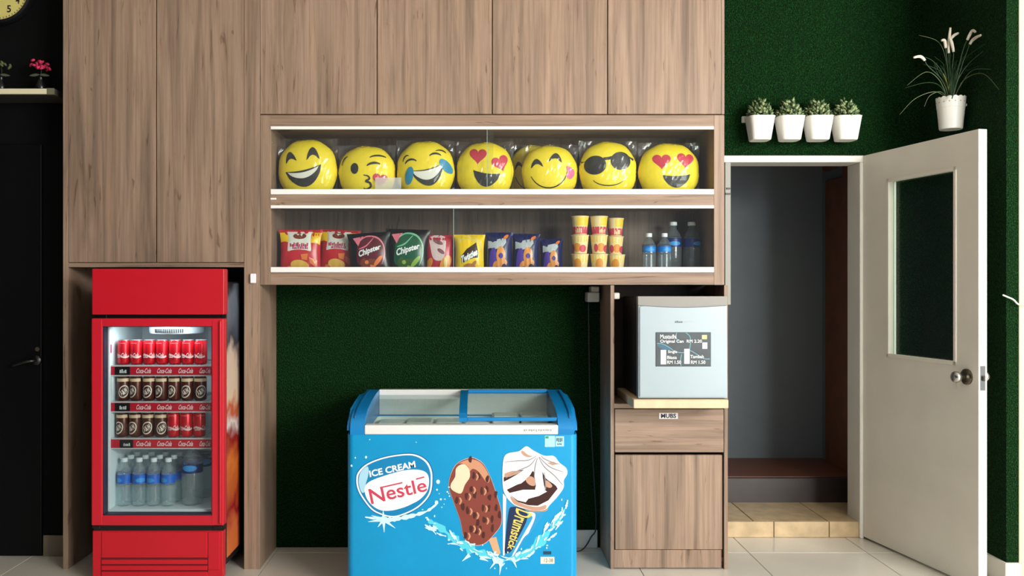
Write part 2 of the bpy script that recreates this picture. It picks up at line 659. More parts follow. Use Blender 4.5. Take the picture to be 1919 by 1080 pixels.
lf.build('leaf', DOORP, door, local=True)
bd = B()
k = .014
for (a, b, c_, d_) in ((wx0 - k, wx0 + .004, wz0 - k, wz1 + k), (wx1 - .004, wx1 + k, wz0 - k, wz1 + k), (wx0 - k, wx1 + k, wz0 - k, wz0 + .004), (wx0 - k, wx1 + k, wz1 - .004, wz1 + k)):
    bd.box(a, b, -.005, .003, c_, d_, .002)
bd.build('glazing_bead', DOORP, door, local=True)
B().box(wx0, wx1, .026, .030, wz0, wz1).build('glass_pane', glassy('door_glass', (236, 246, 240), .9), door, local=True)
hxl, hz = .915 * DL, Z(706, 3.98)
rose = B().lathe([(.036, 0), (.036, -.006), (.030, -.011), (.020, -.013)], (hxl, 0, hz), 28, 'y').build('door_handle', mat('dark_steel', (120, 112, 100), .3, 1.0), door, True, True, 40)
B().lathe([(.010, -.012), (.012, -.03), (.019, -.038), (.025, -.048), (.0265, -.058), (.023, -.067), (.012, -.072), (.002, -.073)], (hxl, 0, hz), 24, 'y').build('knob', STEEL, rose, True, True)
fp = B().box(DL - .001, DL + .0015, .008, .034, hz - .055, hz + .055, .0005).build('latch_plate', STEEL, door, local=True)
B().box(DL + .001, DL + .011, .015, .028, hz - .012, hz + .012, .003).build('latch', mat('latch_dark', (90, 84, 80), .4, .8), fp, local=True)
kb = B().lathe([(.030, 0), (.030, .006), (.011, .010), (.011, .025), (.022, .034), (.026, .046), (.023, .058), (.002, .062)], (hxl, TH, hz), 24, 'y').build('outer_knob', STEEL, door, True, True)
for zz in (.3, 1.05, 1.8):
    B().lathe([(.008, 0), (.008, .09)], (.0, TH + .006, zz), 12).build('hinge', STEEL, door, True, True)

# ------------------------------------------------------------------ cabinets
# tall cabinet at the left (fridge stands under it)
x118, x128, x457, x487 = X(118, DF), X(128, DF), X(457, DF), X(487, DF)
tc_ = thing('tall_cabinet', 'tall wood-grain cabinet with two long doors above the red fridge', 'cabinet', (-1.55, 4.37, 0))
B().box(x118, x128 - .001, DF, DB - .02, 0, TOP - .002, .001).build('side_panel', WV, tc_)
B().box(x457 + .001, x487, DF, DB - .001, 0, TOP - .002, .001).build('side_panel', WV, tc_)
zb = Z(493, DF)
B().box(x128, x457, DF, DB - .02, zb - .020, zb, .001).build('bottom_panel', WH, tc_)
for a, b in ((128, 292.5), (293.5, 457)):
    B().box(X(a, DF) + .001, X(b, DF) - .001, DF - .002, DF + .016, zb + .003, TOP - .004, .0015).build('door', WV, tc_)
B().box(x128, x457, DF + .02, DB - .02, zb, zb + .016).build('shelf', WV, tc_)
B().box(x128, x457, DB - .02, DB - .002, .0, TOP - .004).build('back_panel', mat('back_board', (60, 50, 44), .8), tc_)

# overhead cabinet, four doors
zo = Z(215, DF)
xr_ = X(1357.5, DF)
oc = thing('overhead_cabinet', 'overhead wood-grain cabinet with four flat doors above the glass displays', 'cabinet', (.15, 4.37, zo))
for a, b in ((487, 706), (707, 922), (923, 1138), (1139, 1352)):
    B().box(X(a, DF) + .001, X(b, DF) - .001, DF - .002, DF + .016, zo + .003, TOP - .004, .0015).build('door', WV, oc)
B().box(x487 + .001, xr_, DF + .018, DB - .002, zo + .002, TOP - .004).build('body', WV, oc)
B().box(X(1352, DF) + .001, xr_, DF, DF + .017, zo + .003, TOP - .004).build('edge_strip', WV, oc)

# display cabinet with two glazed shelves
zt0, zt1 = Z(237, DF), Z(365, DF)      # upper opening
zl0, zl1 = Z(385, DF), Z(511, DF)      # lower opening
zd = Z(534, DF)
xl, xg = X(507, DF), X(1338, DF)
dc = thing('display_cabinet', 'wood-grain wall display case with two long glazed compartments', 'display cabinet', (.15, 4.37, zd))
B().box(x487 + .001, xl, DF, DB - .012, zd, zo - .002, .001).build('side_panel', WV, dc)
B().box(xg, xr_, DF, DB - .012, zd, zo - .002, .001).build('side_panel', WV, dc)
B().box(xl, xg, DF + .0005, DB - .012, zt0, zo - .002, .001).build('top_rail', WH, dc)
B().box(xl, xg, DF + .0005, DB - .012, zl0, zt1, .001).build('shelf', WH, dc)
B().box(xl, xg, DF + .0005, DB - .012, zd, zl1, .001).build('bottom_panel', WH, dc)
B().box(x487 + .001, xr_, DB - .011, DB - .001, zd, zo - .002).build('back_panel', wood('wood_laminate_shaded', False, (112, 94, 80)), dc)  # laminate colour darkened to carry the shade inside the case
for (za, zb_, th_) in ((zt0, zt0 - .0155, 0), (zt1, zt1 + .026, 0), (zl0, zl0 - .0155, 0), (zl1, zl1 + .026, 0)):
    z0, z1 = min(za, zb_), max(za, zb_)
    t = B()
    t.box(xl + .001, xg - .001, DF - .004, DF + .002, z0 + .001, z1, .0008)
    if z1 - z0 > .02:
        t.box(xl + .001, xg - .001, DF + .002, DF + .03, z0 + .001, z0 + .004)
    t.build('track', ALU, dc)
for (z0, z1, cut) in ((zt1 + .006, zt0 - .004, 913), (zl1 + .006, zl0 - .004, 850)):
    xc = X(cut, DF)
    p1 = B().box(xl + .002, xc + .03, DF + .018, DF + .022, z0, z1).build('glass_pane', GLASS, dc)
    p2 = B().box(xc, xg - .002, DF + .008, DF + .012, z0, z1).build('glass_pane', GLASS, dc)
    B().box(xc - .0012, xc + .0012, DF + .0075, DF + .0125, z0, z1).build('pane_edge', mat('glass_edge', (150, 165, 155), .3), p2)

# base cabinet at the right, open on top for the small fridge
b0, b1 = X(1144, DF), X(1364, DF)
bc = thing('base_cabinet', 'narrow wood-grain cabinet with a drawer and a door, beside the doorway', 'cabinet', ((b0 + b1) / 2, 4.37, 0))
pt = X(1151, DF) - b0
B().box(b0, b0 + pt, DF, DB - .001, 0, zd - .002, .001).build('side_panel', WV, bc)
B().box(b1 - pt, b1, DF, DB - .001, 0, zd - .002, .001).build('side_panel', WV, bc)
zs = .790
B().box(b0 + pt, b1 - pt, DF + .001, DB - .002, zs - .022, zs, .001).build('shelf', WH, bc)
B().box(b0 + pt, b1 - pt, DB - .016, DB - .002, .0, zd - .004).build('back_panel', mat('dark_back', (50, 42, 38), .8), bc)
zdr0, zdr1 = Z(848, DF), zs - .026
drw = B().box(b0 + pt + .003, b1 - pt - .003, DF - .003, DF + .30, zdr0, zdr1, .0015).build('drawer', WH, bc)
lab = B().box(X(1235, DF), X(1270, DF), DF - .0045, DF - .0028, Z(785, DF), Z(774, DF)).build('name_label', mat('paper_white', (228, 224, 226), .7), drw)
z2, z3 = Z(1030, DF), Z(853, DF)
B().box(b0 + pt + .005, b1 - pt - .010, DF - .003, DF + .016, z2, z3, .0015).build('door', WV, bc)
B().box(b0 + pt, b1 - pt - .012, DF + .001, DF + .018, .006, z2 - .003, .001).build('plinth', WV, bc)
B().box(b0 + pt, b1 - pt, DF + .02, DB - .02, .03, .05).build('bottom_panel', WV, bc)
lettering([('MUBS', X(1252.5, DF), Z(779.5, DF), .072, .021, 0, 0, 0, .03)], lambda u, v: Vector((u, DF - .0052, v)) - ROOT[bc], 'lettering', mat('ink', (30, 26, 34), .7), drw)

plank = B().box(.726, 1.161, 4.03, 4.50, zs + .001, zs + .041, .003).build('wooden_plank', mat('pale_pine', (216, 190, 156), .6, var=.08, vscale=20))
tag(plank, 'thick pale timber plank under the small silver fridge', 'plank')

# ------------------------------------------------------------------ small silver fridge
zf = zs + .042
mf0, mf1, mfy, mfh = X(1197, 4.05), X(1363, 4.05), 4.05, .476
mf = thing('mini_fridge', 'small silver-doored bar fridge standing on a pale plank', 'fridge', ((mf0 + mf1) / 2, 4.28, zf))
B().box(mf0 + .004, mf1 - .004, mfy + .055, 4.50, zf + .006, zf + mfh - .008, .006, 2).build('body', mat('fridge_side_dark', (44, 42, 42), .5), mf)
SILVER = mat('silver_door', (160, 172, 179), .38, .15, var=.02, vscale=3)
dr = B()
n = 14
zt = zf + mfh - .010
poly = []
zc = lambda t: zt - .036 - .010 * math.sin(PI * t)
poly = [(mf0, zf + .004), (mf1 + .002, zf + .004)] + [(mf1 - (mf1 - mf0) * i / n, zc(i / n)) for i in range(n + 1)]
dr.prism(poly, mfy, mfy + .05)
bmesh.ops.bevel(dr.bm, geom=[e for e in dr.bm.edges if all(abs(v.co.y - mfy) < 1e-6 for v in e.verts)], offset=.006, segments=2, affect='EDGES')
drm = dr.build('door', SILVER, mf)
cp = B()
poly = [(mf0 - .001, zt + .006), (mf1 + .003, zt + .006)] + [(mf1 + .003 - (mf1 - mf0 + .004) * i / n, zc(i / n) + .0015) for i in range(n + 1)]
cp.prism(poly, mfy + .010, mfy + .052)
cp.build('handle_grip', mat('grip_grey', (140, 136, 130), .45), mf)
for fx in (mf0 + .04, mf1 - .04):
    for fy in (4.14, 4.45):
        B().lathe([(.014, 0), (.014, .008)], (fx, fy, zf), 12).build('foot', BLACK, mf)
mp_ = lambda u, v: Vector((X(u, mfy), mfy - .0014, Z(v, mfy))) - ROOT[mf]
mp2 = lambda u, v: Vector((X(u, mfy), mfy - .0026, Z(v, mfy))) - ROOT[mf]
decal(scribble(1281, 603, 32, -4.5, 9, 0, 3)[:4], mp_, 'maker_mark', mat('ink_grey', (96, 100, 106), .5), drm)
decal([[(1280, 602), (1297, 602), (1297, 604), (1280, 604)]], mp_, 'maker_line', mat('ink_pale', (166, 174, 180), .5), drm)
sg = thing('price_sign', 'dark price sign with white lettering stuck on the small silver fridge', 'sign', ((X(1281, mfy)), mfy - .004, Z(687, mfy)))
B().box(X(1229, mfy), X(1332, mfy), mfy - .0034, mfy - .0006, Z(687, mfy), Z(623, mfy), .0008).build('board', mat('sign_board', (62, 68, 74), .4, var=.15, vscale=25), sg)
smap = lambda k_: (lambda u, v: Vector((X(u, mfy), mfy - .0036 - k_ * .0003, Z(v, mfy))) - ROOT[sg])
TEAL = mat('sign_teal', (96, 150, 164), .5)
decal([ribbon(smooth_line(p), 1.6, False) for p in ([(1231, 644), (1242, 645), (1255, 652), (1265, 659), (1280, 661), (1292, 657), (1305, 664), (1318, 672), (1330, 673)],
      [(1285, 624), (1292, 630), (1294, 640), (1292, 655)], [(1268, 624), (1266, 632), (1272, 640)], [(1277, 664), (1275, 676), (1276, 686)])], smap(0), 'swirl', TEAL, sg)
decal([smooth_loop([(1232, 646), (1246, 647), (1258, 655), (1248, 656), (1236, 652)])], smap(0), 'swirl_fill', mat('sign_teal_dark', (52, 96, 118), .5), sg)
PW = mat('print_white', (236, 238, 238), .6)
for pl in ([(1238, 656), (1248, 656), (1248, 683), (1238, 683)], [(1282, 654), (1292, 654), (1292, 682), (1282, 682)], [(1316, 642), (1325, 642), (1325, 654), (1316, 654)]):
    decal([pl], smap(1), 'patch', PW, sg)
decal([[(1315, 628), (1324.5, 628), (1324.5, 636), (1315, 636)]], smap(1), 'patch', mat('print_yellow_pale', (214, 204, 140), .6), sg)
flipT = lambda fm: fm
def px_text(items):
    # pixel rows grow downwards: mirror the heights so that letters stand upright
    return [(s_, cx, cy, w_, -h_, r_) + tuple(rest) for (s_, cx, cy, w_, h_, r_, *rest) in items]
for it in px_text([('Mustadhi', 1252, 631, 30, 8, 0), ('Original Can  RM 2.20', 1276, 640.5, 78, 7.5, 0), ('Single', 1260, 660, 17, 6.5, 0), ('Biasa', 1259, 670, 18, 6, 0),
                   ('RM 1.50', 1263, 679, 26, 6.5, 0), ('Tambah', 1306, 668.5, 25, 6, 0), ('RM 1.50', 1308, 679, 27, 6.5, 0)]):
    lettering([it], smap(2), 'lettering', PW, sg)

# sockets, plug and cable
so = B().box(X(1100, 4.47), X(1122, 4.47), 4.44, 4.549, Z(566, 4.47), Z(548, 4.47), .004).build('socket_box', mat('socket_white', (214, 212, 204), .5))
B().box(X(1107, 4.47), X(1122, 4.47), 4.45, 4.545, Z(549, 4.47), Z(537, 4.47), .004).build('adaptor', MATS['socket_white'], so)
tag(so, 'white power socket high in the dark niche above the freezer', 'socket')
pg = B().box(X(1152, DF), X(1163, DF), 4.225, 4.262, Z(561, DF), Z(549, DF), .004).build('power_plug', MATS['socket_white'])
B().tube([(X(1158, DF), 4.262, Z(556, DF)), (X(1158, DF), 4.30, Z(560, DF)), (X(1158, DF) + .01, 4.40, Z(620, DF))], .004, 8).build('cord', BLACK, pg, True)
tag(pg, 'white plug in the top left corner of the small fridge recess', 'plug')
cb = B().tube(smooth_line([(X(1103, 4.5), 4.50, Z(566, 4.5)), (X(1104, 4.5), 4.515, Z(620, 4.5)), (X(1107, 4.5), 4.52, Z(760, 4.5)), (X(1113, 4.5), 4.52, Z(880, 4.5)), (X(1118, 4.5), 4.52, Z(985, 4.5)),
      (X(1108, 4.5), 4.51, Z(1008, 4.5)), (X(1088, 4.5), 4.48, .006), (X(1050, 4.5), 4.46, .006)], 6), .0035, 6).build('power_cable', mat('cable_grey', (56, 58, 60), .5), None, True)
tag(cb, 'thin dark cable hanging down the niche from the socket', 'cable')
sw = B().box(X(470, DF), X(480.5, DF), DF - .016, DF - .0005, Z(531, DF), Z(513, DF), .003).build('door_sensor', mat('sensor_white', (240, 242, 246), .4))
tag(sw, 'tiny white box on the wood post left of the displays', 'sensor')
cl = B().box(X(507, DF), X(518, DF), DF - .004, DF + .0004, Z(374.5, DF), Z(371, DF), .001).build('label_sticker', ALU)
tag(cl, 'tiny white sticker at the left end of the display shelf', 'sticker')
wi = B().tube(smooth_line([(X(1880, 3.97), 3.975, Z(553, 3.97)), (X(1888, 3.97), 3.968, Z(557, 3.97)), (X(1898, 3.97), 3.965, Z(562, 3.97)), (X(1908, 3.97), 3.965, Z(571, 3.97)), (X(1925, 3.97), 3.965, Z(571, 3.97))], 5), .004, 8).build('wire_hook', mat('wire_white', (214, 216, 212), .5), None, True)
tag(wi, 'curled white wire on the turf at the right edge', 'wire')

# ------------------------------------------------------------------ red drinks fridge
FD = 4.0
FY = FD
fx0, fx1 = X(172, FD), X(420, FD)
RED = mat('fridge_red', (196, 22, 38), .32, var=.04, vscale=3)
RED2 = mat('fridge_red_door', (202, 30, 46), .28)
df = thing('drinks_fridge', 'tall red glass-door drinks fridge stocked with cans and water', 'fridge', ((fx0 + fx1) / 2, 4.25, 0))
SIDEB = mat('fridge_side_black', (16, 16, 18), .4)
zi0, zi1 = Z(960, FD), Z(611, FD)          # cabinet interior
ix0, ix1 = X(193, FD) + .008, X(397, FD) + .016
LINER = mat('fridge_liner', (222, 232, 236), .5)
# body: two sides, back, top, bottom
for a, b in ((fx0 + .004, ix0 - .012), (ix1 + .012, fx1 - .004)):
    B().box(a, b, FY + .05, 4.52, .07, 1.372, .002).build('side_wall', SIDEB, df)
B().box(ix0 - .011, ix1 + .011, 4.47, 4.515, .07, 1.370).build('rear_wall', SIDEB, df)
B().box(ix0 - .011, ix1 + .011, FY + .05, 4.47, zi1 + .012, 1.370).build('top_housing', SIDEB, df)
B().box(ix0 - .011, ix1 + .011, FY + .05, 4.47, .07, zi0 - .012).build('machine_housing', SIDEB, df)
ln = B()
ln.box(ix0 - .0105, ix0, FY + .05, 4.468, zi0 - .01, zi1 + .01)
ln.box(ix1, ix1 + .0105, FY + .05, 4.468, zi0 - .01, zi1 + .01)
ln.box(ix0, ix1, 4.455, 4.468, zi0 - .01, zi1 + .01)
ln.box(ix0, ix1, FY + .05, 4.456, zi0 - .011, zi0)
ln.build('liner', LINER, df)
B().box(ix0, ix1, FY + .05, 4.455, zi1 + .001, zi1 + .010).build('ceiling_liner', mat('liner_dark', (70, 78, 90), .5), df)
# printed side
def side_print():
    m = bpy.data.materials.new('fridge_side_print')
    m.use_nodes = True
    nt = m.node_tree; L = nt.links.new
    p = nt.nodes['Principled BSDF']; p.inputs['Roughness'].default_value = .3
    tc = nt.nodes.new('ShaderNodeTexCoord')
    sp = nt.nodes.new('ShaderNodeSeparateXYZ'); L(tc.outputs['Object'], sp.inputs[0])
    nz = nt.nodes.new('ShaderNodeTexNoise'); nz.inputs['Scale'].default_value = 9; L(tc.outputs['Object'], nz.inputs['Vector'])
    ad = nt.nodes.new('ShaderNodeMath'); ad.operation = 'MULTIPLY_ADD'; ad.inputs[1].default_value = .28
    L(nz.outputs['Fac'], ad.inputs[0]); L(sp.outputs['Z'], ad.inputs[2])
    mr = nt.nodes.new('ShaderNodeMapRange'); mr.inputs[1].default_value = 0.1; mr.inputs[2].default_value = 1.52
    L(ad.outputs[0], mr.inputs[0])
    r = nt.nodes.new('ShaderNodeValToRGB'); e = r.color_ramp.elements
    stops = [(0, (226, 120, 50)), (.16, (216, 110, 60)), (.24, (150, 20, 32)), (.38, (222, 120, 52)), (.47, (150, 24, 30)), (.52, (230, 220, 214)), (.57, (200, 90, 50)), (.63, (226, 200, 172)), (.74, (214, 190, 170)), (.80, (64, 66, 76)), (.92, (110, 116, 130)), (1, (20, 20, 26))]
    while len(e) < len(stops): e.new(.5)
    for q, (ps, c) in zip(e, stops):
        q.position = ps; q.color = lin(c)
    L(mr.outputs[0], r.inputs[0]); L(r.outputs[0], p.inputs['Base Color'])
    return m
B().box(fx1 - .0035, fx1 - .002, FY + .055, FY + .27, .10, 1.365).build('printed_side', side_print(), df)
# header
zh0, zh1 = Z(590, FD), Z(504, FD)
B().box(fx0, fx1, FY, FY + .06, zh0, zh1, .004, 2).build('header_panel', RED, df)
# door
zd0, zd1 = Z(985, FD), Z(597, FD)
gx0, gx1, gz0, gz1 = X(193, FD), X(397, FD), Z(966, FD), Z(612, FD)
fd = B()
fd.box(fx0, gx0, FY - .006, FY + .045, zd0, zd1, .005, 2); fd.box(gx1, fx1, FY - .006, FY + .045, zd0, zd1, .005, 2)
fd.box(gx0 - .006, gx1 + .006, FY - .005, FY + .045, zd0, gz0, .004, 2); fd.box(gx0 - .006, gx1 + .006, FY - .005, FY + .045, gz1, zd1, .004, 2)
fdo = fd.build('door', RED2, df)
gk = B()
t_ = .006
gk.box(gx0, gx0 + t_, FY - .001, FY + .04, gz0, gz1); gk.box(gx1 - t_ * .3, gx1, FY - .001, FY + .04, gz0, gz1)
gk.box(gx0, gx1, FY - .001, FY + .04, gz0, gz0 + t_); gk.box(gx0, gx1, FY - .001, FY + .04, gz1 - t_ * .4, gz1)
gk.build('gasket', mat('gasket_navy', (36, 40, 58), .5), fdo)
B().box(gx0 + .002, gx1 - .002, FY + .012, FY + .016, gz0 + .002, gz1 - .002).build('glass_pane', glassy('fridge_glass', (244, 248, 248), .9), fdo)
B().box(fx1 - .020, fx1 - .008, FY - .016, FY - .005, zd0 + .01, zd1 - .01, .005, 2).build('pull_edge', RED2, fdo)
# dark gap and lower grille
B().box(fx0 + .006, fx1 - .006, FY + .01, FY + .05, Z(996, FD), zd0 - .001).build('gap_strip', BLACK, df)
for hxp in (fx0 + .02, fx1 - .03):
    B().box(hxp - .018, hxp + .018, FY - .002, FY + .03, zd0 - .014, zd0 - .002, .002).build('hinge', BLACK, df)
zg1 = Z(996, FD)
lo = B().box(fx0, fx1 - .006, FY + .006, FY + .05, .022, zg1, .004, 2).build('lower_panel', RED, df)
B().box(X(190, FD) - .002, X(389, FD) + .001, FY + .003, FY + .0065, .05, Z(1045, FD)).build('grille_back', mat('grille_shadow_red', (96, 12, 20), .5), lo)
kx0, kx1 = X(190, FD), X(389, FD)
B().box(kx0, kx1 - .002, FY + .001, FY + .01, Z(1046, FD), zg1 - .004, .002).build('grille_plate', RED, lo)
B().box(kx1 + .001, X(411, FD), FY + .001, FY + .01, .06, zg1 - .004, .002).build('grille_plate', RED, lo)
zz = Z(1048, FD)
while zz > .035:
    B().box(kx0, kx1 - .002, FY - .001, FY + .010, zz - .0245, zz - .0035, .002).build('slat', RED, lo)
    zz -= .0275
for a in (fx0 + .06, fx1 - .06):
    for b_ in (4.08, 4.46):
        B().lathe([(.020, 0), (.020, .02), (.016, .072)], (a, b_, 0), 14).build('foot', BLACK, df)
# ceiling fan cover with slots
fcx = X(333, 4.22)
fc = B().lathe([(.10, 0), (.122, .006), (.126, .022), (.126, .036), (.115, .048)], (fcx, 4.21, zi1 - .048), 40).build('fan_cover', mat('fan_white', (168, 174, 180), .4), df, True, False, 40)
for k in range(-7, 8):
    a = -PI / 2 + k * .075
    px_, py_ = fcx + .1265 * math.cos(a), 4.21 + .1265 * math.sin(a)
    t = B().box(-.003, .003, -.0015, .0015, zi1 - .036, zi1 - .018)
    t.bm.transform(Matrix.Translation((px_, py_, 0)) @ Matrix.Rotation(a + PI / 2, 4, 'Z'))
    t.build('vent_slot', BLACK, fc)
lamp_d = bpy.data.lights.new('fridge_lamp', 'AREA'); lamp_d.shape = 'RECTANGLE'; lamp_d.size = .40; lamp_d.size_y = .02; lamp_d.energy = 1.1; lamp_d.color = (.86, .94, 1.0)
lamp = bpy.data.objects.new('fridge_lamp', lamp_d); C.objects.link(lamp); lamp.parent = df
lamp.location = Vector(((ix0 + ix1) / 2, FY + .062, zi1 - .006)) - ROOT[df]
lamp.rotation_euler = (math.radians(20), 0, 0)
ls = B().box(ix0 + .001, ix0 + .002, 4.062, 4.072, Z(662, 4.06), Z(646, 4.06)).build('round_sticker', mat('sticker_pink', (214, 60, 120), .5), df)
# shelves with price rails
shelf_z = [Z(685, 4.07), Z(753, 4.07), Z(821.5, 4.07)]
RAILR = mat('rail_red', (190, 26, 48), .35)
WIRE = mat('shelf_wire', (214, 214, 214), .35, .3)
PINKW = mat('script_white', (240, 206, 208), .5)
for q, zsh in enumerate(shelf_z):
    s_ = B()
    for i in range(23):
        xx = ix0 + .01 + (ix1 - ix0 - .02) * i / 22
        s_.box(xx - .0012, xx + .0012, 4.075, 4.45, zsh - .003, zsh - .0005)
    s_.box(ix0 + .002, ix1 - .002, 4.066, 4.072, zsh - .005, zsh + .001)
    s_.box(ix0 + .002, ix1 - .002, 4.44, 4.446, zsh - .005, zsh - .001)
    s_.box(ix0 + .002, ix1 - .002, 4.066, 4.072, zsh - .050, zsh - .044)
    sh = s_.build('shelf', WIRE, df)
    rl = B().box(ix0 + .002, ix1 - .002, 4.064, 4.067, zsh - .044, zsh - .005).build('price_rail', RAILR, df)
    x0t = X(215 if q < 2 else 224, 4.06); x1t = X(243 if q < 2 else 249, 4.06)
    B().box(x0t, x1t, 4.062, 4.0638, zsh - .043, zsh - .006).build('price_tag', BLACK, df)
    fm = lambda u, v: Vector((u, 4.0612, v)) - ROOT[df]
    decal(scribble((x0t + x1t) / 2 + .004, zsh - .026, .034, .018, 4, 0, q + 5), fm, 'price_print', mat('tag_white', (210, 214, 214), .5), df)
    fm2 = lambda u, v: Vector((u, 4.0632, v)) - ROOT[df]
    for i, px_ in enumerate((269, 308, 348, 384)):
        lettering([('Coca-Cola', X(px_, 4.06), zsh - .0245, .068 if i < 3 else .05, .023, 0, .25, 0, .025)], fm2, 'rail_lettering', PINKW, df)

# ---- cans
def can_proto(name, label, cat, group, kind):
    t = thing(name, label, cat, (0, 0, 0), group)
    r, h = .0285, .115
    if kind == 'cola':
        cm, band = mat('can_red', (206, 20, 36), .28, .35), mat('can_red', (206, 20, 36))
    else:
        cm = mat('can_brown', (84, 38, 28), .3, .3)
    B().lathe([(r * .80, 0), (r * .90, .003), (r, .009), (r, h - .012), (r * .86, h - .003)], (0, 0, 0), 24).build('body', cm, t, True, True, 50)
    B().lathe([(r * .86, h - .003), (r * .90, h - .001), (r * .86, h), (r * .80, h - .003), (.002, h - .003)], (0, 0, 0), 24).build('rim', mat('can_alu', (200, 200, 198), .3, .8), t, True, True)
    cyl = lambda k_: (lambda u, v: Vector(((r + k_) * math.sin(u / r), -(r + k_) * math.cos(u / r), v)))
    if kind == 'cola':
        wave = ribbon([(-.040 + .08 * i / 24, .040 + .006 * math.sin(i / 24 * 2 * PI)) for i in range(25)], .008, False)
        decal([wave], cyl(.0004), 'ribbon_print', mat('can_white', (226, 190, 190), .4), t)
        lettering([('Coca-Cola', 0, .043, .058, .022, .06, .3, 0, .03)], cyl(.0008), 'lettering', mat('can_white', (226, 190, 190)), t)
        decal([[(-.02 + .04 * i / 8, .098) for i in range(9)] + [(.02 - .04 * i / 8, .101) for i in range(9)]], cyl(.0005), 'top_line', mat('can_pink', (226, 120, 120), .4), t)
    else:
        a = [(-.045 + .09 * i / 24, .089) for i in range(25)] + [(.045 - .09 * i / 24, .1035) for i in range(25)]
        decal([a], cyl(.0004), 'cream_band', mat('can_cream', (214, 186, 150), .4), t, .008)
        decal([ell(0, .043, .0235, .030, 28, -.35)], cyl(.0004), 'oval_print', mat('can_oval', (222, 206, 192), .4), t, .008)
        decal([ell(0, .043, .0190, .025, 28, -.35)], cyl(.0008), 'oval_inner', mat('can_oval_dark', (70, 34, 26), .4), t, .008)
        lettering([('A&W', 0, .043, .036, .024, .55, 0, 0, .04)], cyl(.0012), 'lettering', mat('can_oval', (222, 206, 192)), t)
    return t


cans = {'cola': None, 'root': None}
ordn = ['first', 'second', 'third', 'fourth', 'fifth', 'sixth', 'seventh', 'eighth']
rown = ['top', 'middle', 'lower']
for q in range(3):
    xs_ = [(233, 257, 281, 305, 329, 353, 377), (232, 256, 280, 304, 328, 352, 376), (230.5, 254.3, 278.1, 302, 326, 350, 374)][q]
    for i, px_ in enumerate(xs_):
        kind = 'cola' if q == 0 or (q == 2 and i > 3) else 'root'
        kn = 'red cola can' if kind == 'cola' else 'brown root beer can'
        lb = '%s, %s from the left on the %s fridge shelf' % (kn, ordn[i], rown[q])
        gp = 'red cola cans in the fridge' if kind == 'cola' else 'brown root beer cans in the fridge'
        loc = (X(px_, 4.115), 4.112, shelf_z[q] + .0015)
        rot = (0, 0, random.uniform(-.55, .55) + (.4 if i == 0 and q == 1 else 0))
        if cans[kind] is None:
            cans[kind] = can_proto('soda_can', lb, 'can', gp, kind)
            cans[kind].location = loc; cans[kind].rotation_euler = rot
        else:
            dup(cans[kind], loc, lb, gp, rot)

# ---- water bottles
BOTTLE = glassy('bottle_clear', (240, 247, 248), 1.3, .05, .13, (232, 242, 245))
BLUEL = mat('label_blue', (24, 96, 196), .4, var=.15, vscale=60)
BLUED = mat('label_navy', (20, 42, 116), .4, var=.15, vscale=50)
CAPW = mat('cap_white', (222, 228, 232), .45)


def bottle_proto(name, label, group, r, h, lab, lz0, lz1, ridges=True, body=None):
    t = thing(name, label, 'bottle', (0, 0, 0), group)
    sh = h * .66
    prof = [(r * .82, 0), (r * .97, .006)]
    z = .012
    while z < lz0 - .008 and ridges:
        prof += [(r, z), (r * .955, z + .006)]
        z += .012
    prof += [(r, lz0 - .006), (r * .97, lz0), (r * .97, lz1), (r, lz1 + .004), (r * .99, sh), (r * .86, sh + h * .08), (r * .58, sh + h * .165), (r * .40, sh + h * .21), (r * .38, h - .018)]
    B().lathe(prof, (0, 0, 0), 24).build('body', body or BOTTLE, t, True, True)
    B().lathe([(r * .985, lz0 + .001), (r * .99, (lz0 + lz1) / 2), (r * .985, lz1 - .001)], (0, 0, 0), 24, caps=False).build('label', lab, t, True, True)
    B().lathe([(r * .44, h - .019), (r * .46, h - .017), (r * .46, h - .002), (r * .40, h)], (0, 0, 0), 20).build('cap', CAPW, t, True, True, 40)
    cyl = lambda u, v: Vector((r * .998 * math.sin(u / r), -r * .998 * math.cos(u / r), v))
    zc_ = (lz0 + lz1) / 2
    decal([ell(0, zc_ - (lz1 - lz0) * .12, r * .75, (lz1 - lz0) * .22, 20)], cyl, 'label_patch', mat('label_light', (58, 150, 224), .4), t, .008)
    return t


bp = None
for j in range(3):
    for i, px_ in enumerate((233.5, 261, 288.3, 315.6)):
        y = 4.125 + j * .072
        lb = 'small clear water bottle in the fridge bottom, %s row, %s from the left' % (['front', 'second', 'third'][j], ordn[i])
        loc = (X(px_, 4.125) + (0, .002, .004)[j], y, zi0 + .001)
        rot = (0, 0, random.uniform(-.8, .8))
        if bp is None:
            bp = bottle_proto('water_bottle', lb, 'small water bottles in the fridge', .0325, .222, BLUEL, .104, .150)
            bp.location = loc; bp.rotation_euler = rot
        else:
            dup(bp, loc, lb, 'small water bottles in the fridge', rot)
lbp = bottle_proto('large_water_bottle', 'large water bottle with a navy label at the right of the fridge bottom', 'large water bottles in the fridge', .049, .290, BLUED, .150, .215, False)
lbp.location = (X(363, 4.17), 4.15, zi0 + .001)
dup(lbp, (X(364, 4.17), 4.30, zi0 + .001), 'large water bottle standing behind the other large one in the fridge', 'large water bottles in the fridge', (0, 0, .5))

# ------------------------------------------------------------------ chest freezer
QD = 3.82
qs = F / QD
qx0, qx1 = X(650, QD), X(1082, QD)
QY0, QY1 = QD, 4.43
BLUE = mat('freezer_blue', (0, 148, 204), .30, var=.05, vscale=5)
BLUE2 = mat('freezer_blue_cap', (10, 124, 190), .32)
cf = thing('chest_freezer', 'blue ice cream chest freezer with sliding glass lids and printed front', 'freezer', ((qx0 + qx1) / 2, 4.12, 0))
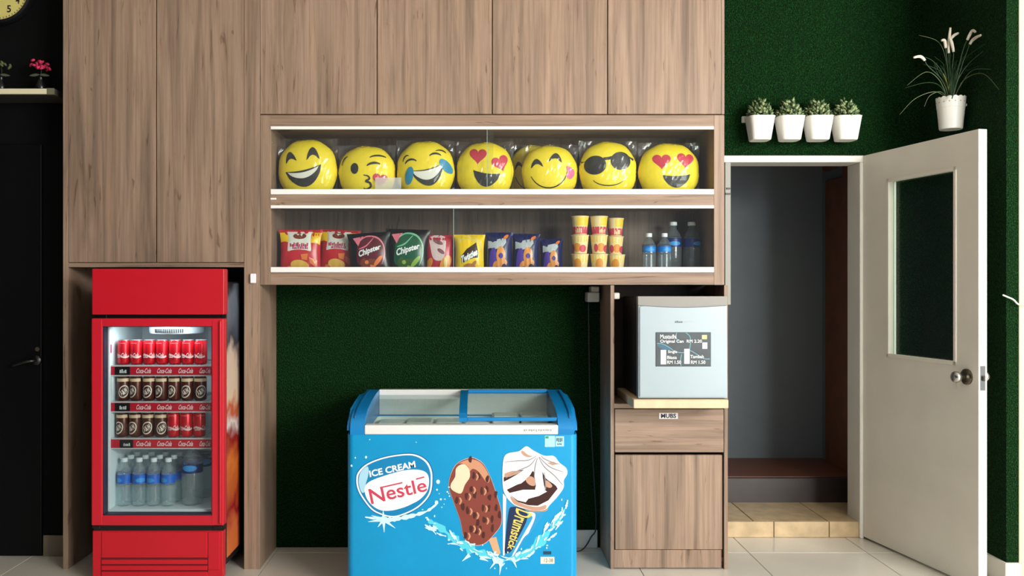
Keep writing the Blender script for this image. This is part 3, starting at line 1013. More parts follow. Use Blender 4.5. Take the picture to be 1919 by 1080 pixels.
# shell: rounded rectangle ring (outer walls and liner), open at the top
def rrect(x0, x1, y0, y1, r, n=6):
    pts = []
    for (cx, cy, a0) in ((x1 - r, y0 + r, -PI / 2), (x1 - r, y1 - r, 0), (x0 + r, y1 - r, PI / 2), (x0 + r, y0 + r, PI)):
        for i in range(n + 1):
            a = a0 + PI / 2 * i / n
            pts.append((cx + r * math.cos(a), cy + r * math.sin(a)))
    return pts
zrim = Z(815, QD)
def ring_shell(o_pts, i_pts, z0, z1, zin):
    b = B(); n = len(o_pts)
    vs = [(x, y, z0) for x, y in o_pts] + [(x, y, z1) for x, y in o_pts] + [(x, y, z1) for x, y in i_pts] + [(x, y, zin) for x, y in i_pts]
    fs = []
    for k_ in range(3):
        for i in range(n):
            j = (i + 1) % n
            fs.append((k_ * n + i, k_ * n + j, (k_ + 1) * n + j, (k_ + 1) * n + i))
    fs.append(tuple(range(n))); fs.append(tuple(3 * n + i for i in range(n)))
    return b.raw(vs, fs)
ring_shell(rrect(qx0, qx1, QY0, QY1, .030), rrect(qx0 + .062, qx1 - .062, QY0 + .062, QY1 - .055, .03), .06, zrim, .20).build('body', BLUE, cf, True, auto=35)
ring_shell(rrect(qx0 + .064, qx1 - .064, QY0 + .064, QY1 - .057, .03), rrect(qx0 + .068, qx1 - .068, QY0 + .068, QY1 - .061, .03), .205, zrim - .002, .21).build('liner', mat('freezer_liner', (226, 230, 228), .5), cf, True, auto=35)
for a in (qx0 + .10, qx1 - .10):
    for b_ in (QY0 + .10, QY1 - .10):
        B().lathe([(.028, -.013), (.03, -.008), (.03, .008), (.028, .013)], (a, b_, .030), 16, 'x').build('caster', BLACK, cf, True, auto=40)
# end caps with the sloping, curved side profile
prof = [(QY0 - .002, zrim), (QY0 - .002, zrim + .020), (QY0 + .004, zrim + .042), (QY0 + .025, zrim + .064), (QY0 + .065, zrim + .082), (QY0 + .12, zrim + .095), (QY0 + .25, zrim + .110), (QY0 + .42, zrim + .121), (QY1 - .01, zrim + .125), (QY1 + .002, zrim + .115), (QY1 + .002, zrim)]
cL, cR = X(683, QD), X(1046, QD)
def cap(xa, xb, outer):
    b = B()
    b.prism(prof, xa, xb, 'x')
    bmesh.ops.bevel(b.bm, geom=[e for e in b.bm.edges if all(abs(v.co.x - outer) < 1e-6 for v in e.verts)], offset=.016, segments=3, affect='EDGES')
    return b.build('end_cap', BLUE2, cf, True, auto=38)
ca = cap(qx0 - .001, cL, qx0 - .001)
cbm = cap(cR, qx1 + .001, qx1 + .001)
# the groove along the top of each cap
def prof_z(y):
    for (a, b), (c_, d_) in zip(prof[1:], prof[2:]):
        if a <= y <= c_: return b + (d_ - b) * (y - a) / (c_ - a)
    return prof[-2][1]
for par, xm in ((ca, qx0 + .030), (cbm, qx1 - .030)):
    B().tube([(xm, y, prof_z(y) + .001) for y in [QY0 + .03 + i * .026 for i in range(21)]], .005, 6).build('seam', mat('freezer_blue_dark', (6, 92, 150), .4), par, True)
# front bar, rear bar
B().box(cL + .0005, cR - .0005, QY0 - .004, QY0 + .05, zrim + .001, Z(797, QD), .004, 2).build('front_bar', mat('freezer_bar', (226, 224, 222), .35), cf)
B().box(cL, cR, QY1 - .035, QY1, zrim + .001, zrim + .127, .004, 2).build('rear_bar', MATS['freezer_bar'], cf)
# two sliding curved glass lids
mid = X(869, 4.08)
ys_ = [QY0 + .030 + (QY1 - .04 - QY0 - .030) * i / 14 for i in range(15)]
def lid(xa, xb, drop, gname):
    vs, fs = [], []
    b = B()
    for y in ys_:
        z = prof_z(y) - drop
        vs += [(xa, y, z), (xb, y, z), (xb, y, z - .004), (xa, y, z - .004)]
    for i in range(len(ys_) - 1):
        o = 4 * i
        fs += [(o, o + 1, o + 5, o + 4), (o + 3, o + 7, o + 6, o + 2), (o + 1, o + 2, o + 6, o + 5), (o, o + 4, o + 7, o + 3)]
    o = 4 * (len(ys_) - 1)
    fs += [(0, 3, 2, 1), (o, o + 1, o + 2, o + 3)]
    b.raw(vs, fs)
    return b.build('glass_lid', glassy(gname, (240, 246, 244), .45, 0.0, .02), cf, True, auto=30)
l1 = lid(cL + .001, mid + .01, .022, 'lid_glass_left')
l2 = lid(mid - .01, cR - .001, .008, 'lid_glass_right')
fr = B()
for y0, y1 in zip(ys_, ys_[1:]):
    z0, z1 = prof_z(y0), prof_z(y1)
    xa, xb = mid - .018, mid + .018
    fr.raw([(xa, y0, z0 - .016), (xb, y0, z0 - .016), (xb, y0, z0 + .002), (xa, y0, z0 + .002), (xa, y1, z1 - .016), (xb, y1, z1 - .016), (xb, y1, z1 + .002), (xa, y1, z1 + .002)],
           [(0, 1, 5, 4), (3, 7, 6, 2), (1, 2, 6, 5), (0, 4, 7, 3), (0, 3, 2, 1), (4, 5, 6, 7)])
bmesh.ops.remove_doubles(fr.bm, verts=fr.bm.verts, dist=1e-5)
fr.build('lid_frame', BLUE2, l2)
B().box(mid + .018, cR - .002, QY0 + .028, QY0 + .040, prof_z(QY0 + .03) - .012, prof_z(QY0 + .03) + .004, .002).build('lid_frame', BLUE2, l2)
B().box(mid + .018, cR - .002, QY1 - .052, QY1 - .036, prof_z(QY1 - .04) - .012, prof_z(QY1 - .04) + .004, .002).build('lid_frame', BLUE2, l2)
# packs lying inside the freezer
PALE = mat('frosted_pack', (222, 226, 222), .7, var=.06, vscale=18)
PALE2 = mat('frosted_pack_grey', (200, 206, 202), .7, var=.08, vscale=22)
ipk = []
cols = 6
k = 0
for i in range(cols):
    for j in range(3):
        x0 = qx0 + .085 + i * (qx1 - qx0 - .17) / cols
        x1 = x0 + (qx1 - qx0 - .17) / cols - .008
        y0 = QY0 + .075 + j * .155
        zt_ = .672 + random.uniform(-.02, .03) + (.03 if j == 2 else 0)
        b = B().box(x0, x1, y0, y0 + .148, .212, zt_, .008, 2).build('ice_cream_carton', PALE if (i + j) % 2 else PALE2)
        tag(b, 'pale frosted ice cream carton in the freezer, %s from the left, %s row' % (ordn[i], ['front', 'middle', 'back'][j]), 'carton', 'frosted cartons inside the freezer')
        B().box(x0 + .01, x1 - .01, y0 + .012, y0 + .136, zt_ - .001, zt_ + .003, .001).build('lid', PALE if (i + j) % 2 == 0 else PALE2, b)

# ---- print on the freezer front (pixel measures converted to metres on the front panel)
def fmap(k_):
    return lambda u, v: Vector((X(u, QD), QD - .0006 - k_ * .0003, Z(v, QD))) - ROOT[cf]
LW = mat('print_pure_white', (244, 246, 246), .35)
def cv(pts, ox, oy, s_):
    return [(ox + a / s_, oy + b / s_) for a, b in pts]
A = lambda pts: cv(pts, 640, 820, 4.155)
D_ = lambda pts: cv(pts, 830, 810, 4.0)
outer = smooth_loop(A([(115, 330), (130, 270), (200, 205), (330, 155), (480, 130), (580, 135), (660, 180), (700, 250), (708, 330), (695, 430), (640, 510), (560, 570), (450, 615), (380, 622), (300, 600), (230, 560), (160, 470), (125, 400)]))
def inset(poly, k_):
    cx = sum(p[0] for p in poly) / len(poly); cy = sum(p[1] for p in poly) / len(poly)
    return [(cx + (a - cx) * k_, cy + (b - cy) * k_) for a, b in poly]
lg = decal([inset(outer, 1.025)], fmap(0), 'logo_shadow_line', mat('print_deep_blue', (0, 92, 150), .35), cf)
decal([outer], fmap(1), 'logo_outline', LW, cf)
decal([inset(outer, .955)], fmap(2), 'logo_ground', mat('print_mid_blue', (0, 128, 184), .35), cf)
decal([smooth_loop(A([(135, 330), (150, 270), (200, 225), (212, 260), (205, 310), (190, 360), (182, 420), (160, 430), (140, 385)]))], fmap(3), 'logo_glint', mat('print_pale_blue', (170, 216, 236), .35), cf)
decal([smooth_loop(A([(180, 400), (210, 350), (300, 310), (450, 265), (560, 250), (640, 262), (676, 300), (680, 370), (660, 430), (600, 490), (500, 540), (400, 568), (310, 568), (240, 530), (195, 470)]))], fmap(4), 'logo_oval', LW, cf)
decal([ribbon(smooth_line(A([(400, 572), (500, 545), (590, 500)])), 2.2)], fmap(5), 'logo_stroke', MATS['print_mid_blue'], cf)
r_ = -.215
lettering(px_text([('ICE CREAM', 640 + 396 / 4.155, 820 + 246 / 4.155, 88, 12.5, r_, -.05, 0, .03)]), fmap(5), 'logo_lettering', LW, cf)
PINK = mat('print_pink_red', (206, 62, 88), .35)
lettering(px_text([('Nestle', 640 + 440 / 4.155, 820 + 415 / 4.155, 108, 27, r_, 0, .16, .012)]), fmap(5), 'logo_lettering', PINK, cf)
decal([ribbon(A([(300, 392), (475, 352)]), 2.6, False), ribbon(A([(580, 325), (645, 308)]), 2.6, False)], fmap(5), 'logo_bar', PINK, cf)
# splash
SPL = mat('print_splash', (206, 240, 248), .35)
SPL2 = mat('print_splash_cyan', (86, 206, 226), .35)
rr = random.Random(4)
def jag(pts, wd, n=4, amp=.55, seed=0):
    q = random.Random(seed)
    line = smooth_line(pts, n)
    w_ = [wd * (1 + q.uniform(-amp, amp)) * (.3 + .7 * math.sin(PI * (i + .5) / len(line))) for i in range(len(line))]
    return ribbon(line, w_, False)
arc1 = [(802, 976), (820, 985), (845, 1005), (870, 1022), (895, 1034), (920, 1044), (942, 1050)]
arc2 = [(938, 1052), (965, 1046), (990, 1034), (1012, 1015), (1030, 995), (1045, 975), (1062, 948)]
decal([jag(arc1, 14, 5, .7, 1), jag(arc2, 13, 5, .7, 2)], fmap(1), 'splash', SPL2, cf)
pieces = [jag([(684, 969), (705, 972), (730, 974), (752, 971), (775, 966), (800, 958), (818, 945)], 7, 5, .6, 3)]
for k in range(64):
    base_ = arc1 if k % 2 else arc2
    t = rr.random() * (len(base_) - 1); i = int(t); f_ = t - i
    p = [base_[i][a] + (base_[i + 1][a] - base_[i][a]) * f_ + rr.uniform(-9, 9) for a in (0, 1)]
    a_ = math.atan2(base_[i + 1][1] - base_[i][1], base_[i + 1][0] - base_[i][0]) + rr.uniform(-.5, .5)
    l_ = rr.uniform(3, 12)
    pieces.append(jag([(p[0] - l_ * math.cos(a_), p[1] - l_ * math.sin(a_)), (p[0], p[1] + rr.uniform(-3, 3)), (p[0] + l_ * math.cos(a_), p[1] + l_ * math.sin(a_))], rr.uniform(2, 4.6), 4, .5, k))
for k in range(30):
    base_ = [arc1, arc2, [(810, 900), (830, 925), (820, 945), (800, 960)]][k % 3]
    p = base_[rr.randrange(len(base_))]
    pieces.append(ell(p[0] + rr.uniform(-14, 14), p[1] + rr.uniform(-14, 14), rr.uniform(.8, 2.4), rr.uniform(.8, 2.4), 8))
for (a, b, c_, d_) in ((719, 974, 696, 966), (719, 974, 690, 978), (719, 974, 720, 998), (719, 974, 741, 990), (719, 974, 708, 988), (719, 974, 718, 957), (935, 1045, 918, 1066), (940, 1048, 936, 1078), (960, 1045, 968, 1064), (880, 1040, 866, 1052), (900, 1045, 915, 1052)):
    pieces.append(ribbon([(a, b), ((a + c_) / 2, (b + d_) / 2), (c_, d_)], [8, 4, .8], False))
pieces.append(ell(719, 974, 9, 6, 16))
for (a, b, k_) in ((666, 858, 1.6), (686, 857, 2.6), (659, 873, 2.2), (821, 903, 4.2), (818, 942, 4), (819, 918, 2), (693, 824, 1.2), (780, 829, 1.2)):
    pieces.append(ell(a, b, k_ * .85, k_, 10))
spo = decal(pieces, fmap(6), 'splash_drops', SPL, cf)
spo['kind'] = 'stuff'
# ice cream bar
barp = smooth_loop(D_([(200, 195), (95, 250), (45, 390), (80, 520), (130, 660), (160, 790), (230, 845), (310, 835), (380, 770), (435, 690), (435, 590), (405, 480), (360, 350), (310, 250), (260, 208)]))
CHOC = mat('print_chocolate', (132, 62, 50), .35)
decal([D_([(340, 800), (400, 785), (432, 905), (420, 922), (388, 922)])], fmap(3), 'bar_stick', mat('print_tan', (214, 168, 128), .35), cf)
decal([inset(barp, 1.012)], fmap(4), 'bar_edge', mat('print_pinkish', (222, 190, 180), .35), cf)
decal([barp], fmap(5), 'bar_coating', CHOC, cf)
decal([smooth_loop(D_([(110, 240), (190, 205), (260, 215), (310, 260), (350, 345), (330, 380), (270, 300), (225, 275), (195, 300), (190, 260), (140, 235)]))], fmap(6), 'bar_glaze', mat('print_caramel', (206, 146, 112), .35), cf)
decal([smooth_loop(D_([(100, 270), (150, 240), (192, 270), (202, 335), (165, 395), (135, 460), (68, 432), (60, 390), (92, 335)]))], fmap(7), 'bar_bite', mat('print_cream', (236, 214, 182), .35), cf)
def in_poly(p, poly):
    c_ = False
    for (x1, y1), (x2, y2) in zip(poly, poly[1:] + poly[:1]):
        if (y1 > p[1]) != (y2 > p[1]) and p[0] < (x2 - x1) * (p[1] - y1) / (y2 - y1) + x1: c_ = not c_
    return c_
nuts, glints = [], []
spots = D_([(205, 205), (270, 330), (335, 355), (395, 465), (230, 330), (240, 470), (290, 440), (350, 490), (300, 570), (345, 570), (105, 510), (150, 560), (185, 590), (120, 640), (210, 430), (370, 650), (310, 660), (425, 620), (250, 740), (280, 730), (170, 775), (305, 770), (400, 570), (140, 690), (235, 620), (260, 680), (210, 720), (370, 720), (175, 480), (330, 430)])
for i, p in enumerate(spots):
    if in_poly(p, inset(barp, .97)):
        nuts.append(smooth_loop([(p[0] + rr.uniform(3, 6.5) * math.cos(t) * .7, p[1] + rr.uniform(5, 9) * math.sin(t)) for t in [2 * PI * q / 6 + rr.random() * .5 for q in range(6)]], 3))
        a_ = rr.uniform(.6, 1.4)
        if i % 2 == 0 and in_poly((p[0] + 6, p[1] + 4), inset(barp, .9)):
            glints.append(ribbon(smooth_line([(p[0] + 5, p[1] - 5), (p[0] + 8, p[1] + 1), (p[0] + 5, p[1] + 8)], 3), 3.4))
decal(nuts, fmap(6), 'bar_nuts', mat('print_dark_choc', (74, 32, 28), .35), cf)['kind'] = 'stuff'
decal(glints, fmap(8), 'bar_glints', mat('print_caramel', (206, 146, 112)), cf)['kind'] = 'stuff'
# cone
swirl = smooth_loop(D_([(452, 230), (480, 165), (570, 145), (625, 108), (680, 140), (760, 178), (830, 180), (872, 230), (922, 270), (930, 315), (905, 360), (903, 415), (860, 480), (800, 545), (770, 580), (700, 592), (600, 570), (530, 540), (475, 480), (450, 400)]))
decal([D_([(452, 470), (770, 575), (745, 640), (530, 925), (452, 925)])], fmap(3), 'cone_wrapper', mat('print_cone_blue', (40, 150, 204), .35), cf)
decal([D_([(450, 460), (475, 490), (462, 925), (450, 925)]), smooth_loop(D_([(640, 600), (690, 610), (685, 660), (650, 740), (640, 760), (600, 800), (540, 912), (522, 918), (600, 775), (665, 660), (668, 630)]), 3)], fmap(4), 'cone_stripe', LW, cf)
decal([smooth_loop(D_([(492, 600), (520, 560), (600, 572), (632, 612), (622, 680), (560, 800), (515, 890), (465, 905), (470, 800)]), 3)], fmap(5), 'cone_label', mat('print_navy', (22, 44, 84), .35), cf)
decal([smooth_loop(D_([(600, 560), (775, 570), (770, 592), (700, 600), (640, 590)]), 3)], fmap(6), 'cone_biscuit', mat('print_biscuit', (206, 150, 100), .35), cf)
decal([inset(swirl, 1.012)], fmap(6), 'cream_edge', mat('print_cream_edge', (178, 196, 206), .35), cf)
decal([swirl], fmap(7), 'cream_swirl', LW, cf)
darks = [D_([(470, 300), (530, 268), (600, 262), (560, 300), (500, 330), (462, 342)]), D_([(478, 432), (560, 392), (630, 372), (692, 415), (692, 432), (600, 432), (500, 456)]), D_([(492, 462), (560, 512), (620, 526), (640, 500), (720, 478), (850, 408), (860, 424), (790, 512), (710, 552), (640, 548), (560, 522)]), D_([(640, 520), (720, 470), (850, 400), (856, 418), (740, 500), (660, 540)])]
for qi, pl in enumerate([darks[1], darks[2], smooth_loop(D_([(640, 340), (676, 290), (690, 350), (690, 425), (600, 425), (560, 410)]), 3), smooth_loop(D_([(745, 300), (775, 350), (850, 405), (830, 430), (770, 440)]), 3), D_([(456, 340), (520, 300), (610, 280), (560, 315), (500, 350), (456, 372)])]):
    decal([pl], fmap(7.4 + .12 * qi), 'sauce', mat('print_sauce', (58, 26, 24), .35), cf)
for qi, pl in enumerate([D_([(462, 310), (520, 290), (590, 292), (560, 312), (500, 335), (460, 338)]), smooth_loop(D_([(585, 150), (600, 140), (640, 172), (672, 180), (640, 188), (605, 176)]), 3), D_([(780, 230), (830, 222), (862, 240), (820, 250)]), smooth_loop(D_([(620, 360), (650, 330), (688, 350), (690, 400), (650, 396)]), 3), smooth_loop(D_([(766, 400), (776, 360), (820, 400), (800, 418)]), 3), smooth_loop(D_([(505, 480), (560, 520), (640, 552), (720, 560), (770, 545), (768, 575), (700, 590), (600, 565), (530, 535)]), 3)]):
    decal([pl], fmap(8.3 + .12 * qi), 'nut_piece', mat('print_nut', (196, 150, 126), .35), cf)
lines = [D_(p) for p in ([(700, 180), (640, 210), (560, 215), (462, 225)], [(700, 190), (650, 250), (560, 290), (470, 345)], [(710, 190), (690, 260), (685, 350)], [(720, 190), (760, 260), (840, 330), (900, 400)], [(720, 185), (800, 260), (905, 300)], [(735, 175), (760, 200), (830, 230), (880, 240)], [(760, 300), (770, 400), (765, 440)])]
decal([ribbon(smooth_line(p, 4), 2.0) for p in lines], fmap(9.6), 'cream_folds', mat('print_fold', (150, 140, 146), .35), cf)
lettering(px_text([('Drumstick', 969, 994, 78, 22, math.atan2(72, -26), .0, .95, .02)]), fmap(6), 'cone_lettering', mat('print_gold', (236, 206, 96), .35), cf)
# stickers
stk1 = decal([[(1021, 817), (1040, 817), (1040, 838), (1021, 838)], [(1041, 818), (1057, 818), (1057, 837), (1041, 837)]], fmap(1), 'sticker', mat('sticker_pale', (168, 216, 226), .4), cf)
decal([[(1022, 818), (1028, 818), (1028, 822), (1022, 822)]], fmap(2), 'sticker_mark', mat('sticker_green', (40, 150, 100), .4), cf)
decal(scribble(1049, 825, 12, 8, 4, 0, 9) + scribble(1049, 833, 9, 3, 3, 0, 10), fmap(2), 'sticker_print', mat('ink_dark', (50, 60, 70), .5), cf)
decal([[(1013, 1044), (1039, 1044), (1039, 1057), (1013, 1057)]], fmap(1), 'date_sticker', mat('sticker_cream', (238, 234, 216), .4), cf)
lettering(px_text([('12-38', 1028, 1050.5, 17, 7, 0, 0, 0, .02)]), fmap(2), 'date_print', mat('ink_tan', (140, 124, 84), .5), cf)
decal([[(1018, 1033.5), (1033, 1033.5), (1033, 1039.5), (1018, 1039.5)]], fmap(1), 'serial_strip', mat('ink_navy', (26, 60, 84), .5), cf)
decal(scribble(1008, 807, 54, 5, 12, 0, 12), lambda u, v: Vector((X(u, QD), QY0 - .0046, Z(v, QD))) - ROOT[cf], 'bar_print', mat('ink_lightgrey', (170, 168, 166), .5), cf)['kind'] = 'stuff'

# ------------------------------------------------------------------ smiley cushions in the upper display
YEL = mat('cushion_yellow', (255, 226, 24), .6, var=.05, vscale=8, bump=.15, bscale=40)
INK = mat('cushion_black', (30, 24, 20), .55)
CWH = mat('cushion_white', (236, 234, 226), .6)
CRED = mat('cushion_red', (206, 36, 66), .55)
CBLUE = mat('cushion_blue', (24, 140, 186), .55)
CPINK = mat('cushion_pink', (236, 110, 160), .55)
zshelf = zt1 + .0005


def cushion(px, ptop, wpx, label, face, depth=4.318, tilt=0.0, cd=.072):
    sc_ = F / depth
    a = wpx / sc_ / 2
    top = Z(ptop, depth)
    b = (top - zshelf) / 1.86
    zc0 = b * .86
    t = thing('smiley_cushion', label, 'cushion', (X(px, depth), depth, zshelf), 'smiley cushions in the display case')
    def surf(u, v, off=0.0):
        r2 = min(1.0, abs(u) ** 2.2 + abs(v) ** 2.2)
        y = -(cd * (1 - r2) ** .55 + off)
        return u * a, y, v * b
    seg, rings = 40, 14
    vs, fs = [], []
    rr_ = random.Random(int(px))
    ph = rr_.random() * 6
    for side in (1, -1):
        for j in range(rings + 1):
            q = math.sin(PI / 2 * j / rings)
            for i in range(seg):
                th = 2 * PI * i / seg
                u, v = q * math.cos(th), q * math.sin(th)
                k_ = (abs(u) ** 2.2 + abs(v) ** 2.2) ** (1 / 2.2)
                if k_ > 1e-6: u, v = u * q / k_, v * q / k_
                x, y, z = surf(u, v)
                pk = 1 + (.012 * math.sin(9 * th + ph) if q > .9 else 0)
                vs.append((x * pk, y * side, max(0.0005, zc0 + z * pk)))
    n1 = (rings + 1) * seg
    for s0 in (0, n1):
        for j in range(rings):
            for i in range(seg):
                k_ = (i + 1) % seg
                fs.append((s0 + j * seg + i, s0 + j * seg + k_, s0 + (j + 1) * seg + k_, s0 + (j + 1) * seg + i))
    bb_ = B().raw(vs, fs)
    bmesh.ops.remove_doubles(bb_.bm, verts=bb_.bm.verts, dist=1e-5)
    bb_.build('cushion_body', YEL, t, True, True)
    c_, s_ = math.cos(tilt), math.sin(tilt)
    def fm(off):
        def g(u, v):
            uu, vv = u * c_ - v * s_, u * s_ + v * c_
            x, y, z = surf(uu, vv, off)
            return Vector((x, y, max(.001, zc0 + z)))
        return g
    for i, (nm, m_, polys) in enumerate(face):
        for pl in polys:
            decal([pl], fm(.0012 + .0006 * i), nm, m_, t, .09, True)
    # crinkled clear bag around it, with loose corners at the top
    vs, fs = [], []
    nu, nv = 26, 18
    for side in (-1, 1):
        for j in range(nv + 1):
            for i in range(nu + 1):
                u = -1 + 2 * i / nu; v = -1 + 2 * j / nv
                edge = max(abs(u), abs(v))
                x = u * a * (1.0 if v < .5 else 1.0 + .05 * (v - .5))
                z = zc0 + v * b * 1.02
                r2 = min(1, (abs(u) ** 2.6 + abs(v) ** 2.6))
                y = (cd + .004) * (1 - r2) ** .5 if r2 < 1 else 0
                y += .0015 + (.0035 * rr_.random() if edge < .97 else .0)
                x += rr_.uniform(-.003, .003) * (1 if edge > .6 else .3); z += rr_.uniform(-.004, .004) * (1 if edge > .6 else .2)
                if edge > .96:
                    y = .004 * math.sin(9 * (u + v) + ph)
                vs.append((x, side * y, max(.001, z)))
    n1 = (nu + 1) * (nv + 1)
    for s0 in (0, n1):
        for j in range(nv):
            for i in range(nu):
                q = s0 + j * (nu + 1) + i
                fs.append((q, q + 1, q + nu + 2, q + nu + 1))
    B().raw(vs, fs).build('plastic_bag', PLASTICBAG, t, False, True)
    return t


def arc(cx, cy, rx, ry, a0, a1, wd, rot=0, n=14, taper=True):
    pts = []
    for i in range(n + 1):
        t = math.radians(a0 + (a1 - a0) * i / n)
        x, y = rx * math.cos(t), ry * math.sin(t)
        pts.append((cx + x * math.cos(rot) - y * math.sin(rot), cy + x * math.sin(rot) + y * math.cos(rot)))
    return ribbon(pts, wd, taper)


def mouth(cx, cy, w_, h_, rot=0, top=.12, n=14, k0=0.0, k1=1.0):
    """open grin: nearly straight upper lip, round lower lip; k0..k1 picks a band of it"""
    up = [(-w_ + 2 * w_ * i / n, -top * math.sin(PI * i / n) * h_) for i in range(n + 1)]
    lo_ = [(-w_ + 2 * w_ * i / n, -h_ * math.sin(PI * i / n) ** .62) for i in range(n + 1)]
    A_ = [(p[0], p[1] + (q[1] - p[1]) * k0) for p, q in zip(up, lo_)]
    B_ = [(p[0], p[1] + (q[1] - p[1]) * k1) for p, q in zip(up, lo_)]
    pts = A_ + B_[-2:0:-1]
    return [(cx + x * math.cos(rot) - y * math.sin(rot), cy + x * math.sin(rot) + y * math.cos(rot)) for x, y in pts]


def crescent(cx, cy, w_, h_, th_, rot=0, n=12):
    pts = [(-w_ + 2 * w_ * i / n, -h_ + 2 * h_ * math.sin(PI * i / n) ** .7) for i in range(n + 1)]
    pts += [(w_ * .86 - 2 * w_ * .86 * i / n, -h_ + (2 * h_ - th_) * math.sin(PI * i / n) ** .9 * 1.0) for i in range(n + 1)][1:-1]
    return [(cx + x * math.cos(rot) - y * math.sin(rot), cy + x * math.sin(rot) + y * math.cos(rot)) for x, y in pts]


cushion(577, 262, 110, 'yellow smiley cushion with a wide toothy grin at the left end', [
    ('eye', INK, [crescent(-.52, .38, .20, .18, .24, .25), crescent(.24, .50, .22, .21, .26, .1)]),
    ('mouth', INK, [mouth(-.08, .02, .62, .60, .20)]),
    ('teeth', CWH, [mouth(-.08, -.01, .54, .62, .20, k0=.06, k1=.40)])], tilt=0.0)
cushion(688, 274, 106, 'yellow smiley cushion winking and blowing a red heart kiss', [
    ('eye', INK, [ell(-.38, .12, .14, .20, 20)]),
    ('brow', INK, [arc(-.60, .22, .25, .36, 100, 175, .06), arc(.44, .44, .34, .16, 40, 150, .07)]),
    ('wink', INK, [arc(.30, .12, .30, .20, 40, 140, .09, .15)]),
    ('lips', INK, [ribbon(smooth_line([(-.06, -.12), (.10, -.16), (.14, -.26), (.02, -.34), (.16, -.40), (.18, -.54), (.02, -.62), (-.06, -.58)], 4), .075)]),
    ('heart', CRED, [heart(.50, -.30, .27, -.15)])], tilt=0.0, depth=4.32)
cushion(798, 265, 108, 'yellow smiley cushion laughing with two blue tears', [
    ('brow', INK, [arc(-.62, .16, .16, .32, 70, 160, .05), arc(.50, .52, .22, .14, 20, 130, .05)]),
    ('eye', INK, [arc(-.46, .12, .24, .22, 45, 160, .07), arc(.36, .36, .24, .18, 40, 150, .07)]),
    ('mouth', INK, [mouth(.06, .08, .56, .62, .22)]),
    ('teeth', CWH, [mouth(.06, .06, .52, .60, .22, k0=.04, k1=.62)]),
    ('tear', CBLUE, [ell(-.54, -.20, .14, .30, 20, -.2), ell(.72, .12, .15, .30, 20, .75)])], tilt=0.0)
cushion(909, 267, 106, 'yellow smiley cushion with red heart eyes beside the laughing one', [
    ('heart_eye', CRED, [heart(-.25, .46, .32, -.05), heart(.54, .22, .32, .35)]),
    ('mouth', INK, [mouth(.06, -.06, .48, .50, -.12)])], tilt=0.0)
cushion(1030, 273, 104, 'yellow smiley cushion licking its lips with a pink tongue', [
    ('eye', INK, [crescent(-.50, .30, .22, .16, .19, .1), crescent(.18, .50, .24, .17, .20, -.1)]),
    ('smile', INK, [arc(-.08, .14, .68, .72, 195, 352, .045, .18)]),
    ('tongue', CPINK, [smooth_loop([(.56, .20), (.74, .16), (.86, .04), (.84, -.14), (.70, -.26), (.56, -.16), (.60, .02)], 4)])], tilt=0.0)
cushion(1139, 266, 107, 'yellow smiley cushion wearing black sunglasses', [
    ('sunglasses', INK, [ell(-.50, .16, .37, .32, 24, .12), ell(.38, .30, .36, .31, 24, .12), ribbon([(-.22, .36), (-.05, .38), (.12, .42)], .10, False), ribbon([(-.95, .30), (-.6, .36)], .09, False), ribbon([(.55, .48), (.86, .36)], .09, False)]),
    ('smile', INK, [arc(-.04, -.24, .56, .28, 200, 335, .035)])], tilt=0.0)
cushion(1253, 269, 114, 'yellow smiley cushion with red heart eyes at the right end', [
    ('heart_eye', CRED, [heart(-.32, .30, .31, .0), heart(.46, .34, .31, -.08)]),
    ('mouth', INK, [mouth(.16, -.14, .46, .44, .04)])], tilt=0.0)
cushion(1000, 272, 92, 'yellow smiley cushion half hidden behind its neighbours', [
    ('eye', INK, [crescent(-.62, .26, .18, .14, .13, .1)]),
    ('smile', INK, [arc(-.08, .14, .72, .72, 195, 340, .045, .1)])], depth=4.468, cd=.055)
# pale translucent sheet added to imitate a reflection in the display glass
pc = B().box(X(703, 4.236), X(752, 4.236), 4.2345, 4.2360, zshelf + .001, Z(333, 4.236)).build('glass_reflection', glassy('reflection_haze', (250, 250, 250), .4, .3, .28))
tag(pc, 'translucent white sheet imitating a reflection in the upper display glass', 'reflection')

# ------------------------------------------------------------------ snack bags in the lower display
zl = zl1 + .0005


